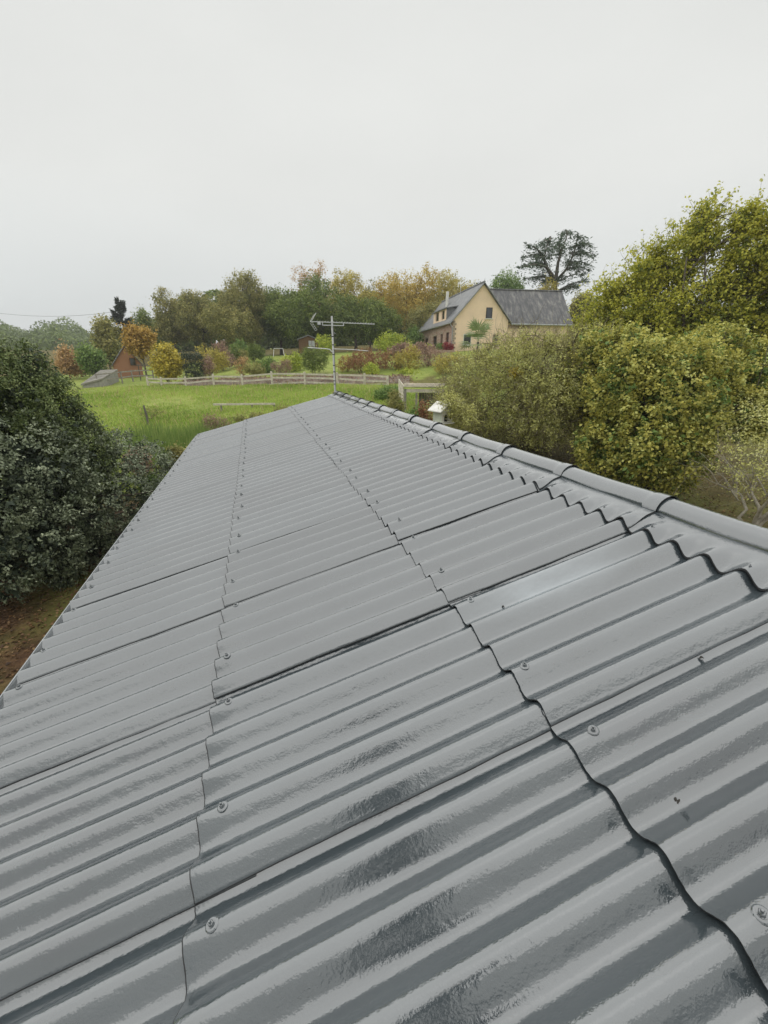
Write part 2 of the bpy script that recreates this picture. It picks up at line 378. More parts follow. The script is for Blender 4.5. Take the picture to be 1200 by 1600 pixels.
idx = np.arange(N * N).reshape(N, N)
Q = np.stack([idx[:-1, :-1], idx[:-1, 1:], idx[1:, 1:], idx[1:, :-1]], -1).reshape(-1, 4)
ground = mesh_np('ground', np.stack([gx.ravel(), gy.ravel(), gzv.ravel()], 1), Q, ground_mat(), smooth=True, tint=cover(gx, gy).ravel())
tag(ground, 'grassy hillside rising away from the shed with leaf litter beside it', 'ground', kind='structure')

# ------------------------------------------------------------------ the corrugated roof
SLOPE = 0.2537; LAM = 0.177; AMP = 0.0295; WS = 0.885
S_E, S_2, S_1, S_C, S_TOP = -1.685, -0.350, 0.9685, 2.188, 2.455
Y0 = 0.953; K0, K1 = -3, 14; Y_END = 12.98; Y_START = Y0 + (K0 - 1) * WS
TH = .0062
cs, sn = math.cos(SLOPE), math.sin(SLOPE)
PLANE_Z = CAM_Z - 1.524
shed = empty('shed', (0, 0, 0), 0, 'long low shed under freshly painted glossy grey corrugated roof in the foreground', 'shed')
def wave(y): return -AMP * np.cos(2 * math.pi * (y + .02) / LAM)
def sheet_mesh(name, length, width, seed, lift_s=.013, lift_y=.0105, lip=False):
    r = np.random.default_rng(seed)
    ny = int(round(width / LAM * 18)) + 1; ns = 12
    ys = np.linspace(0, width, ny); ss = np.linspace(0, length, ns)
    if lip: ss = np.concatenate([[0, .0045], ss[1:]]); ns += 1
    S, Y = np.meshgrid(ss, ys, indexing='ij')
    ph = r.uniform(0, 6, 6)
    sag = .0016 * np.sin(S * 2.1 + ph[0]) * np.sin(Y * 5.3 + ph[1]) + .0011 * np.sin(S * 5 + Y * 9 + ph[2])
    Ze = wave(Y + .0016 * np.sin(S * 3 + ph[3])) * (1 + .03 * np.sin(Y * 7 + ph[4])) + sag + lift_s * (1 - S / length) + lift_y * np.clip(1 - Y / (width), 0, 1) ** 1.5
    rag = .0022 * np.sin(ys * 31 + ph[5]) + r.normal(0, .0008, ny)
    if lip: Ze[0] -= .0028
    S = S.copy(); S[0] += rag; S[1] += rag if lip else 0                                  # uneven cut edge
    Y = Y.copy(); Y[:, 0] += r.normal(0, .0012, ns)
    top = np.stack([S, Y, Ze + TH], -1).reshape(-1, 3); bot = np.stack([S, Y, Ze], -1).reshape(-1, 3)
    i = np.arange(ns * ny).reshape(ns, ny); n = ns * ny
    q = [np.stack([i[:-1, :-1], i[1:, :-1], i[1:, 1:], i[:-1, 1:]], -1).reshape(-1, 4)]
    q.append(q[0][:, ::-1] + n)
    for e_ in (i[0, :], i[-1, ::-1], i[::-1, 0], i[:, -1]):
        q.append(np.stack([e_[:-1], e_[1:], e_[1:] + n, e_[:-1] + n], -1))
    Vv = np.concatenate([top, bot]); Qq = np.concatenate(q)
    me = bpy.data.meshes.new(name)
    me.from_pydata(Vv.tolist(), [], Qq.tolist()); me.update()
    ng = len(q[0]) * 2
    sm = np.zeros(len(me.polygons), bool); sm[:ng] = True
    me.polygons.foreach_set('use_smooth', sm)
    if hasattr(me, 'set_sharp_from_angle'): me.set_sharp_from_angle(angle=R(60))
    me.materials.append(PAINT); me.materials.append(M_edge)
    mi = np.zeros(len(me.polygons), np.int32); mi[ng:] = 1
    if lip: mi[:ny - 1] = 1  # lip strip takes the edge colour, painting the seam's shadow line
    me.polygons.foreach_set('material_index', mi); return me
OVL, OVW = .20, .047
rows = [(S_E, S_2 + OVL), (S_2, S_1 + OVL), (S_1, S_TOP)]
LIFT = (.011, .018, .021); LIFT_Y = (.0105, .019, .0085)
meshes = [[sheet_mesh('roof_sheet', b - a, WS + OVW, 10 * i + j, LIFT[i], LIFT_Y[j], i == 1) for j in range(3)] for i, (a, b) in enumerate(rows)]
short = [sheet_mesh('roof_sheet', b - a, Y_END - (Y0 + 13 * WS), 90 + i, LIFT[i], .0105, i == 1) for i, (a, b) in enumerate(rows)]
bolt_mb = MB()
bolt_mb.lathe([(.0225, -.006), (.0225, .0012), (.019, .0042), (.0125, .0055), (.0125, .008)], 14)
bolt_mb.lathe([(.0085, .006), (.0095, .0085), (.0095, .0145), (.0075, .0165)], 6)
bolt_mb.lathe([(.0045, .012), (.0045, .024), (.0035, .0255)], 8)
bolt0 = bolt_mb.build('bolt', PAINT, None); bolt_mesh = bolt0.data
bpy.data.objects.remove(bolt0)
def plane_pt(s, y, off=0.0): return Vector((s * cs - off * sn, y, PLANE_Z + s * sn + off * cs))
RX = 2.406; 
SLM = Matrix.Rotation(-SLOPE, 4, 'Y')
MIR = Matrix.Translation((2 * RX, 0, 0)) @ Matrix.Diagonal((-1, 1, 1, 1))
def crest(i): return -.02 + LAM * (i + .5)
for k in range(K0, K1 + 1):
    yk = Y0 + (k - 1) * WS
    for r_, (a, b) in enumerate(rows):
        me = short[r_] if k == K1 else meshes[r_][(k * 7 + r_ * 2) % 3]
        o = bpy.data.objects.new('roof_sheet', me); link(o, shed)
        jit = Matrix.Rotation(random.gauss(0, .0009), 4, 'Z')
        o.matrix_local = Matrix.Translation(plane_pt(a + random.gauss(0, .0025), yk + random.gauss(0, .0025), random.uniform(0, .0012))) @ SLM @ jit
        for ci in (1, 4):
            yy = crest(ci)
            if k == K1 and ci == 4: continue
            bo = bpy.data.objects.new('bolt', bolt_mesh); link(bo, o)
            fr = 0.088 + random.gauss(0, .010)
            zz = AMP + TH + LIFT[r_] * (1 - fr / (b - a)) + LIFT_Y[(k * 7 + r_ * 2) % 3] * (1 - yy / WS) ** 1.5
            bo.matrix_local = Matrix.Translation((fr, yy + random.gauss(0, .003), zz)) @ Matrix.Rotation(random.uniform(0, 6), 4, 'Z') @ Matrix.Rotation(random.gauss(0, .06), 4, 'X') @ Matrix.Scale(.88, 4)
# ridge caps
def cap_mesh(name, width, seed):
    r = np.random.default_rng(seed); ph = r.uniform(0, 6, 4)
    ny = int(round(width / LAM * 16)) + 1; ys = np.linspace(0, width, ny)
    apex = PLANE_Z + RX * math.tan(SLOPE); rc = .098; zc = apex + .014
    prof = []                                                    # (x, z of plane, t) ; t<0 on the roll
    nw = 11; x_lo = S_C * cs; x_hi = RX - rc * .97
    for i in range(nw):
        f = i / (nw - 1); x = x_lo + (x_hi - x_lo) * f; prof.append(('w', x, f))
    for i in range(1, 17):
        a = math.pi - (math.pi + .15) * i / 16; prof.append(('r', a, 0))
    for i in range(1, 4): prof.append(('a', i / 3, 0))
    ns = len(prof); V = np.zeros((ns, ny, 3))
    lift = .0095 * np.clip(1 - ys / .5, 0, 1) ** 1.2
    collar = .006 * (1 / (1 + np.exp((ys - .10) / .008)))
    for i, (kd, p, f) in enumerate(prof):
        if kd == 'w':
            xx = p if p < RX else 2 * RX - p
            zpl = PLANE_Z + xx * math.tan(SLOPE)
            w = np.clip(1 - f / .72, 0, 1); w = w * w * (3 - 2 * w)
            wv = wave(ys)
            # flutes narrow as they run out, the pan rises to crest level
            h = wv * w + AMP * .75 * (1 - w)
            if i in (0, ns - 1): p = p + (1 if p > RX else -1) * 0
            V[i, :, 0] = p; V[i, :, 1] = ys
            V[i, :, 2] = zpl + .0265 + TH + h + lift + collar * .4 + .0012 * np.sin(ys * 9 + f * 4 + ph[0])
        elif kd == 'a':
            V[i, :, 0] = RX + rc * .99 + collar; V[i, :, 1] = ys; V[i, :, 2] = zc - .015 - .17 * p + lift
        else:
            rr = rc + collar + .0012 * np.sin(ys * 6 + ph[1])
            V[i, :, 0] = RX + rr * math.cos(p); V[i, :, 1] = ys; V[i, :, 2] = zc + rr * math.sin(p) * .98 + lift
    V[0, :, 0] += .002 * np.sin(ys * 37 + ph[2]) + r.normal(0, .0007, ny)
    top = V.reshape(-1, 3)
    nrm = np.zeros_like(V); nrm[..., 2] = -1; nrm[-12:, :, 2] = 0; nrm[-12:, :, 0] = -1
    bot = (V + nrm * .0105).reshape(-1, 3)
    i = np.arange(ns * ny).reshape(ns, ny); n = ns * ny
    q = [np.stack([i[:-1, :-1], i[1:, :-1], i[1:, 1:], i[:-1, 1:]], -1).reshape(-1, 4)]
    q.append(q[0][:, ::-1] + n)
    for e_ in (i[0, :], i[-1, ::-1], i[::-1, 0], i[:, -1]):
        q.append(np.stack([e_[:-1], e_[1:], e_[1:] + n, e_[:-1] + n], -1))
    me = bpy.data.meshes.new(name); me.from_pydata(np.concatenate([top, bot]).tolist(), [], np.concatenate(q).tolist()); me.update()
    me.polygons.foreach_set('use_smooth', np.ones(len(me.polygons), bool))
    if hasattr(me, 'set_sharp_from_angle'): me.set_sharp_from_angle(angle=R(60))
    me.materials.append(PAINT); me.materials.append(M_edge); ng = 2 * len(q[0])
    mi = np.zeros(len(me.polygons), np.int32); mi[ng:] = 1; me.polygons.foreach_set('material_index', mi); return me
caps = [cap_mesh('ridge_cap', WS + .06, s) for s in (1, 2, 3)]; cap_s = cap_mesh('ridge_cap', Y_END - (Y0 + 13 * WS) + .02, 5)
for k in range(K0, K1 + 1):
    o = bpy.data.objects.new('ridge_cap', cap_s if k == K1 else caps[k % 3]); link(o, shed)
    o.location = (random.gauss(0, .002), Y0 + (k - 1) * WS - .012 + random.gauss(0, .004), random.uniform(0, .002))
    if k < K1:
        for ci in (1, 4):
            bo = bpy.data.objects.new('bolt', bolt_mesh); link(bo, o)
            p = plane_pt(S_C + .055, crest(ci), AMP + .0155 + 2 * TH)
            bo.matrix_local = Matrix.Translation(p) @ SLM @ Matrix.Rotation(random.uniform(0, 6), 4, 'Z') @ Matrix.Scale(.6, 4)
# gutter along the left eave
ex, ez = S_E * cs, PLANE_Z + S_E * sn
def gutter(sign):
    V = []; n = 9; ycs = np.linspace(Y_START - .05, Y_END + .03, 40)
    for y in ycs:
        sag = -.004 * math.sin(y * .9)
        for rr in (.060, .056):
            for i in range(n):
                a = math.pi + math.pi * i / (n - 1)
                x = ex - .012 + rr * math.cos(a); x = x if sign > 0 else 2 * RX - x
                V.append((x, y, ez - .022 + sag + rr * math.sin(a)))
    F_ = []; m = 2 * n
    for j in range(len(ycs) - 1):
        for i in range(n - 1):
            a = j * m + i; F_.append((a, a + 1, a + m + 1, a + m)); a += n; F_.append((a + m, a + m + 1, a + 1, a))
        for i in (0, n - 1):
            a = j * m + i; F_.append((a, a + m, a + m + n, a + n))
    mb = MB().add(V, F_)
    # rolled front rim
    xr = ex - .012 - .060; xr = xr if sign > 0 else 2 * RX - xr
    mb.tube([(xr, y, ez - .020 - .004 * math.sin(y * .9)) for y in ycs], .006, 6)
    return mb.build('gutter', M_zinc, shed, smooth=True)
gutter(1)
# walls of the shed under the roof
xl, xr_ = ex + .22, RX - .02; wt = ez - .10; z_ap = PLANE_Z + RX * math.tan(SLOPE) - .10
MB().box((xl, (Y_START + Y_END) / 2, wt / 2 - .3), (.2, Y_END - Y_START - .6, wt + .6)).build('wall', M_concrete, shed)
MB().box((xr_, (Y_START + Y_END) / 2, z_ap / 2 - .3), (.16, Y_END - Y_START - .6, z_ap + .6)).build('wall', M_concrete, shed)
for y in (Y_START + .4, Y_END - .4):
    P = [(xl + .1, -.6), (xr_ - .08, -.6), (xr_ - .08, z_ap - .02), (xl + .1, wt)]
    V = [(p[0], y + d, p[1]) for d in (-.1, .1) for p in P]
    MB().add(V, [(0, 1, 2, 3), (7, 6, 5, 4)] + [(i, (i + 1) % 4, (i + 1) % 4 + 4, i + 4) for i in range(4)]).build('gable_wall', M_concrete, shed)

# bits of debris on the paint
def debris(s, y, size, label):
    p = plane_pt(s, y, 0); h = wave(np.array([(y - Y0) % WS]))[0] + .024
    p = plane_pt(s, y, h)
    n = 7; V = []; r = random.Random(int(y * 1000))
    for i in range(n):
        f = i / (n - 1); w = math.sin(math.pi * (f * .9 + .05)) * size * .33
        z = size * .35 * math.sin(f * 3)
        V += [((f - .5) * size, -w, z + w * .5), ((f - .5) * size, 0, z - .002), ((f - .5) * size, w, z + w * .6)]
    F_ = [(i * 3 + j, i * 3 + j + 1, i * 3 + j + 4, i * 3 + j + 3) for i in range(n - 1) for j in (0, 1)]
    o = MB().add(V, F_).build('dead_leaf', simple('dead_leaf_brown', (.05, .046, .04), .8, .3, 40))
    m = o.modifiers.new('thick', 'SOLIDIFY'); m.thickness = .0015
    o.matrix_world = Matrix.Translation(p) @ SLM @ Matrix.Rotation(r.uniform(0, 6), 4, 'Z')
    tag(o, label, 'leaf')
def on_roof(u, v):
    d = _fw + _rt * (u - 600) / FPX - _up * (v - 800) / FPX
    nrm = np.array([-sn, 0, cs]); p0 = np.array([0, 0, PLANE_Z - CAM_Z]); t_ = (p0 @ nrm) / (d @ nrm); P = d * t_
    return P[0] / cs, P[1]
debris(*on_roof(1058, 1252), .022, 'curled dead leaf scrap lying on the roof right of the near sheet seam')
debris(*on_roof(1096, 1028), .017, 'tiny dark leaf scrap on the roof near the right edge of the picture')
debris(*on_roof(786, 948), .016, 'tiny dark leaf scrap on the roof just right of the second bolted seam')

# ------------------------------------------------------------------ foliage machinery
def unit(v): return v / (np.linalg.norm(v, axis=-1, keepdims=True) + 1e-9)
def leaf_cards(P, Nr, size, aspect=.6, fold=.18, axis=None):
    n = len(P); size = np.broadcast_to(size, (n,))[:, None]
    Nr = unit(Nr); a = rng.normal(size=(n, 3)) if axis is None else axis + rng.normal(0, .35, (n, 3))
    a = unit(a - (a * Nr).sum(1, keepdims=True) * Nr); s_ = np.cross(Nr, a)
    V = np.empty((n, 4, 3))
    V[:, 0] = P - a * size * .5; V[:, 2] = P + a * size * .5
    V[:, 1] = P + s_ * size * aspect * .5 + Nr * size * fold; V[:, 3] = P - s_ * size * aspect * .5 + Nr * size * fold
    return V.reshape(-1, 3), np.arange(4 * n).reshape(n, 4)
def lobe_points(lobes, n, shell=.72, inner=.25):
    """points spread through the outer part of a union of ellipsoids: lobes (k,6) centre+radii"""
    L = np.asarray(lobes, float); w = (L[:, 3] * L[:, 4] * L[:, 5]) ** (2 / 3); w /= w.sum()
    P = np.empty((0, 3)); O = np.empty((0, 3))
    while len(P) < n:
        m = int((n - len(P)) * 2) + 64
        k = rng.choice(len(L), m, p=w); d = unit(rng.normal(size=(m, 3)))
        r = np.where(rng.random(m) < inner, rng.uniform(.25, shell, m), shell + (1.06 - shell) * rng.random(m) ** .8)
        p = L[k, :3] + d * L[k, 3:] * r[:, None]
        q = (np.abs((p[:, None, :] - L[None, :, :3]) / L[None, :, 3:]) ** 2).sum(-1); q[np.arange(m), k] = 9
        ok = (q.min(1) > .55) | (rng.random(m) < .15)
        P = np.concatenate([P, p[ok]]); O = np.concatenate([O, unit(d / L[k, 3:])[ok]])
    return P[:n], O[:n]
_gk = unit(np.random.default_rng(5).normal(size=(7, 3))); _gp = np.random.default_rng(6).uniform(0, 6.28, 7)
def gaps(scale, thr, lo=.12):
    """thins the clumps where a lumpy field is low, so that hollows open between boughs"""
    def f(C):
        v = sum(np.sin((C @ k) * (6.28 / scale) * (1 + .23 * i) + p) for i, (k, p) in enumerate(zip(_gk, _gp))) / 1.9
        return (v > thr) | (rng.random(len(C)) < lo)
    return f
def foliage(name, parent, origin, lobes, mat, clumps, per, leaf, clump_r, aspect=.6, flat=.7, tbias=None, shell=.72, inner=.25, droop=0.0, tvar=.16, keep=None):
    """leaf clumps in crown lobes; coordinates relative to origin (the thing's base)"""
    C_, O_ = lobe_points(lobes, clumps, shell, inner)
    if keep is not None:
        k = keep(C_); C_, O_ = C_[k], O_[k]
    m = len(C_)
    ct = np.clip(rng.normal(.5, tvar, m), 0, 1)
    if tbias is not None: ct = np.clip(ct + tbias(C_), 0, 1)
    cr_ = clump_r * rng.uniform(.6, 1.35, m)
    ax = unit(O_ + rng.normal(0, .35, (m, 3)) + np.array([0, 0, .25 - droop]))
    rep = np.repeat(np.arange(m), per); n = len(rep)
    d = rng.normal(0, .5, (n, 3)); al = rng.normal(0, .55, n)
    d = d - (d * ax[rep]).sum(1, keepdims=True) * ax[rep] * (1 - flat * .5)
    P = C_[rep] + (d * .75 + ax[rep] * al[:, None]) * cr_[rep][:, None]
    Nr = O_[rep] * .55 + np.array([0, 0, .45]) + rng.normal(0, .6, (n, 3))
    sz = leaf * rng.uniform(.6, 1.35, n)
    V, Qd = leaf_cards(P, Nr, sz, aspect, axis=ax[rep] + rng.normal(0, .6, (n, 3)))
    t_ = np.clip(ct[rep] + rng.normal(0, .12, n), 0, 1)
    o = mesh_np(name, V, Qd, mat, parent, tint=np.repeat(t_, 4))
    return o, C_
def blob_lobes(c, rx, ry, rz, k, seed, core=.72, lump=.42, flatb=.0):
    r = np.random.default_rng(seed); L = [(c[0], c[1], c[2], rx * core, ry * core, rz * core)]
    for i in range(k):
        d = unit(r.normal(size=3)); 
        if d[2] < -.5: d[2] *= .4
        f = r.uniform(.55, .80); q = r.uniform(.75, 1.2) * lump
        L.append((c[0] + d[0] * rx * f, c[1] + d[1] * ry * f, c[2] + d[2] * rz * f, rx * q, ry * q, rz * q * .95))
    return L
def limbs(parent, base_r, height, targets, mat, split=.35, twig=.018, name='trunk', maxn=60, lean=(0, 0), multi=1, sides=5):
    """tapered trunk(s) with limbs reaching the crown's clumps"""
    mb = MB(); T = np.asarray(targets)
    if len(T) > maxn: T = T[rng.choice(len(T), maxn, replace=False)]
    for s_ in range(multi):
        off = np.array([rng.normal(0, base_r * 1.3 * (multi > 1)), rng.normal(0, base_r * 1.3 * (multi > 1)), 0])
        top = np.array([lean[0], lean[1], height]) + (rng.normal(0, .12 * height, 3) * (1, 1, .3) if multi > 1 else 0)
        tr = bez(off - np.array([0, 0, .3]), top, 0, 7, .018)
        rad = [base_r * (1.25 if i == 0 else 1) * (1 - .86 * (i / 6)) / (multi ** .5) for i in range(7)]
        mb.tube(tr, rad, sides + 1)
        mine = T[s_::multi]
        hubs = mine[:max(3, len(mine) // 6)]
        hubpaths = []
        for h in hubs:
            f = np.clip(rng.uniform(split, .95), 0, min(.95, max(split, h[2] / height * .8)))
            i = f * 6; a = tr[int(i)] * (1 - i % 1) + tr[min(6, int(i) + 1)] * (i % 1)
            rb = max(twig * 1.6, base_r * (1 - .86 * f) * .5)
            L = np.linalg.norm(h - a); pth = bez(a, h, .06 * L, 5, .03)
            mb.tube(pth, np.linspace(rb, twig, 5), 4, False); hubpaths.append(pth)
        for t_ in mine[len(hubs):]:
            cand = [p for hp in hubpaths for p in hp[1:]] or [tr[-1]]
            j = int(np.argmin([np.linalg.norm(t_ - p) + (.5 * max(0, p[2] - t_[2])) for p in cand])); a = cand[j]
            mb.tube(bez(a, t_, .04, 4, .04), np.linspace(twig * 1.2, twig * .45, 4), 3, False)
    return mb.build(name, mat, parent, smooth=True)
def twigs(name, parent, starts, ends, w, mat, tint=None, curve=.15, seg=3):
    """many thin bent three-sided twigs in one mesh"""
    S_, E_ = np.asarray(starts, float), np.asarray(ends, float); n = len(S_)
    L = np.linalg.norm(E_ - S_, axis=1, keepdims=True); bend = rng.normal(0, 1, (n, 3)) * L * curve
    d = unit(E_ - S_); a = unit(np.cross(d, rng.normal(size=(n, 3)))); b = np.cross(d, a)
    V = np.empty((n, (seg + 1) * 3, 3))
    for i in range(seg + 1):
        f = i / seg; c = S_ + (E_ - S_) * f + bend * (4 * f * (1 - f)) * .5; r = w * (1 - .75 * f)
        for k in range(3):
            an = 2.094 * k; V[:, i * 3 + k] = c + (a * math.cos(an) + b * math.sin(an)) * r
    base = (np.arange(n) * (seg + 1) * 3)[:, None, None]
    q = np.array([[i * 3 + k, i * 3 + (k + 1) % 3, (i + 1) * 3 + (k + 1) % 3, (i + 1) * 3 + k] for i in range(seg) for k in range(3)])
    t_ = None if tint is None else np.repeat(tint, (seg + 1) * 3)
    return tag(mesh_np(name, V.reshape(-1, 3), (base + q[None]).reshape(-1, 4), mat, parent, tint=t_), kind='stuff')

# palettes: dark to light leaf colours
PAL = {
 'olive_brown': [(0.113, 0.134, 0.042), (0.238, 0.244, 0.078), (0.371, 0.347, 0.114), (0.485, 0.421, 0.148)],
 'dark_green': [(0.072, 0.107, 0.027), (0.135, 0.188, 0.048), (0.225, 0.289, 0.067), (0.339, 0.377, 0.091)],
 'mid_green': [(0.073, 0.132, 0.036), (0.146, 0.234, 0.059), (0.233, 0.343, 0.090), (0.365, 0.467, 0.134)],
 'golden': [(0.262, 0.219, 0.047), (0.463, 0.359, 0.082), (0.655, 0.483, 0.114), (0.660, 0.595, 0.167)],
 'olive_gold': [(0.210, 0.212, 0.048), (0.394, 0.351, 0.082), (0.575, 0.481, 0.114), (0.660, 0.598, 0.162)],
 'peach': [(0.330, 0.195, 0.075), (0.480, 0.300, 0.128), (0.600, 0.405, 0.195), (0.675, 0.495, 0.270)],
 'orange': [(0.247, 0.169, 0.044), (0.418, 0.282, 0.066), (0.557, 0.361, 0.087), (0.607, 0.423, 0.122)],
 'yellow': [(0.207, 0.190, 0.033), (0.448, 0.380, 0.053), (0.660, 0.535, 0.075), (0.660, 0.586, 0.132)],
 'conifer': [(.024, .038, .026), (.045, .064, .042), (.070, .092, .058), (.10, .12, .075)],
 'cedar': [(0.041, 0.070, 0.042), (0.068, 0.110, 0.062), (0.105, 0.156, 0.086), (0.149, 0.208, 0.117)],
 'holly': [(0.038, 0.055, 0.030), (0.110, 0.139, 0.072), (0.232, 0.271, 0.163), (0.412, 0.457, 0.294)],
 'holly_top': [(0.039, 0.060, 0.022), (0.103, 0.146, 0.046), (0.201, 0.252, 0.083), (0.310, 0.354, 0.138)],
 'hazel': [(0.099, 0.135, 0.029), (0.300, 0.313, 0.066), (0.588, 0.537, 0.121), (0.660, 0.679, 0.227)],
 'big_tree': [(0.100, 0.141, 0.030), (0.307, 0.345, 0.054), (0.583, 0.553, 0.075), (0.626, 0.634, 0.113)],
 'olive_grey': [(0.209, 0.209, 0.067), (0.470, 0.463, 0.142), (0.680, 0.680, 0.242), (0.680, 0.680, 0.367)],
 'rust': [(0.129, 0.067, 0.033), (0.261, 0.132, 0.064), (0.376, 0.199, 0.094), (0.471, 0.282, 0.150)],
 'plum': [(0.156, 0.103, 0.078), (0.286, 0.187, 0.139), (0.426, 0.286, 0.208), (0.559, 0.401, 0.300)],
 'red': [(0.150, 0.022, 0.030), (0.270, 0.045, 0.053), (0.390, 0.075, 0.083), (0.450, 0.120, 0.105)],
 'lime': [(0.172, 0.241, 0.033), (0.345, 0.431, 0.058), (0.552, 0.604, 0.091), (0.660, 0.660, 0.149)],
 'grass': [(0.175, 0.255, 0.047), (0.291, 0.403, 0.073), (0.419, 0.517, 0.119), (0.547, 0.591, 0.207)],
 'dry_grass': [(0.225, 0.210, 0.075), (0.390, 0.330, 0.135), (0.540, 0.450, 0.225), (0.630, 0.540, 0.300)],
 'rush': [(0.083, 0.146, 0.034), (0.164, 0.256, 0.061), (0.258, 0.341, 0.090), (0.398, 0.415, 0.151)],
}
def LM(p, **kw): return leaf_mat('leaves_' + p, PAL[p], **kw)

def tree(name, label, u, top_v, hw, D, pal, crown_lo=.07, leaf=.27, n=9500, k=9, lump=.42, bark=None, cat='tree', group=None, seed=None, gap=.0, trunk_r=None, sparse=False, squash=1.0, base_z=None, core=.72, tb=None, maxn=46):
    p = at(u, 560, D); z0 = gz(p[0], p[1]) if base_z is None else base_z
    top = at(u, top_v, D)[2]; H = top - z0; r = span(u, hw, D)
    t_ = empty(name, (p[0], p[1], z0), 0, label, cat, group)
    lo = H * crown_lo; cz = (H + lo) / 2; rz = (H - lo) / 2 * .97
    L = blob_lobes((0, 0, cz), r * .9, r * .9 * squash, rz, k, seed if seed is not None else int(u * 7 + top_v), core=core, lump=lump)
    per = 16; n = int(n * (1.9 if leaf == .27 else 1.3)); cl = max(12, n // per)
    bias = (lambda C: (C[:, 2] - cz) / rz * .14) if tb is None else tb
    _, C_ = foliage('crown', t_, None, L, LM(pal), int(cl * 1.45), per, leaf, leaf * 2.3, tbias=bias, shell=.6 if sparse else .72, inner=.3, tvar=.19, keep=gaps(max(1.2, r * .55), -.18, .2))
    limbs(t_, trunk_r or max(.06, H * .022), cz + rz * .5, C_, bark or M_bark, twig=max(.012, H * .0022), maxn=maxn)
    return t_
def shrub(name, label, u, top_v, hw, D, pal, leaf=.09, n=2500, k=5, base_v=None, cat='shrub', group=None, seed=None, squash=.9, lump=.45, flat=False, boxy=False, stems=14, tvar=.16, bark=None):
    p = at(u, base_v if base_v else 575, D); z0 = gz(p[0], p[1])
    if base_v: z0 = min(z0, at(u, base_v, D)[2] + .1)
    if D > 33 and not boxy: hw *= 1.3; top_v -= 3.5
    top = at(u, top_v, D)[2]; H = max(.35, top - z0); r = span(u, hw, D)
    t_ = empty(name, (p[0], p[1], z0), 0, label, cat, group)
    sd = seed if seed is not None else int(u * 5 + top_v * 3)
    if boxy:
        L = [(x * r * .7, y * r * .5, H * zz, r * .30, r * .30, H * .13) for x in (-1, -.5, 0, .5, 1) for y in (-1, 0, 1) for zz in (.12, .35, .6, .87)]
    else:
        L = blob_lobes((0, 0, H * .5), r * .95, r * .95 * squash, H * .52, k, sd, lump=lump); n = int(n * 1.5)
    per = 12
    _, C_ = foliage('foliage', t_, None, L, LM(pal), max(10, n // per), per, leaf, leaf * 2.0, tvar=tvar)
    limbs(t_, max(.02, H * .02), H * .6, C_, bark or M_bark, split=.05, twig=max(.006, H * .004), name='stems', maxn=stems, multi=3, sides=3)
    return t_

# ------------------------------------------------------------------ the big shrubs beside the shed
# holly at the left
def left_holly():
    b = (-4.9, 10.4); z0 = gz(*b)
    t_ = empty('holly_bush', (b[0], b[1], z0), 0, 'large dark evergreen holly bush with glossy grey green leaves at the left beside the eave', 'bush')
    def lb(u, v, hu, hv, D):
        q = at(u, v, D); a = span(u, hu, D); return (q[0] - b[0], q[1] - b[1], q[2] - z0, a, a, at(u, v - hv, D)[2] - q[2])
    L = [lb(-90, 640, 105, 118, 10.8), lb(10, 632, 72, 100, 10.8), lb(75, 655, 62, 82, 10.9), lb(120, 715, 62, 78, 11), lb(40, 740, 110, 100, 10.3), lb(170, 765, 62, 66, 11.2), lb(-60, 790, 130, 120, 9.8), lb(60, 840, 84, 72, 9.8),
         lb(140, 835, 55, 52, 10.6), lb(215, 775, 36, 40, 11.8), lb(5, 885, 62, 52, 9.5), lb(100, 880, 46, 40, 10.1), lb(-170, 620, 110, 110, 11), lb(-150, 820, 130, 110, 10), lb(45, 590, 40, 52, 11), (.6, .6, 1.4, 2.4, 2.0, 1.4), (-2.0, .4, 1.6, 2.4, 2.0, 1.7)]
    lowL = [q for q in L if q[2] < 2.75]; upL = [q for q in L if q[2] >= 2.3]
    _, C_ = foliage('foliage', t_, None, lowL, LM('holly', rough=.42, trans=.12, spec=.45), 11000, 17, .059, .12, aspect=.52, flat=.5, shell=.80, inner=.2, tvar=.21, keep=gaps(1.0, -.3))
    _, C2 = foliage('foliage', t_, None, upL, LM('holly_top', rough=.45, trans=.15, spec=.4), 9600, 17, .050, .12, aspect=.5, flat=.5, shell=.80, inner=.2, tvar=.2, keep=gaps(1.1, -.3))
    C_ = np.concatenate([C_, C2])
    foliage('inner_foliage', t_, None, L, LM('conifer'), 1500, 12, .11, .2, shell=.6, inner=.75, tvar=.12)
    limbs(t_, .13, 3.2, C_, M_bark, split=.08, twig=.014, name='stems', maxn=90, multi=4)
left_holly()
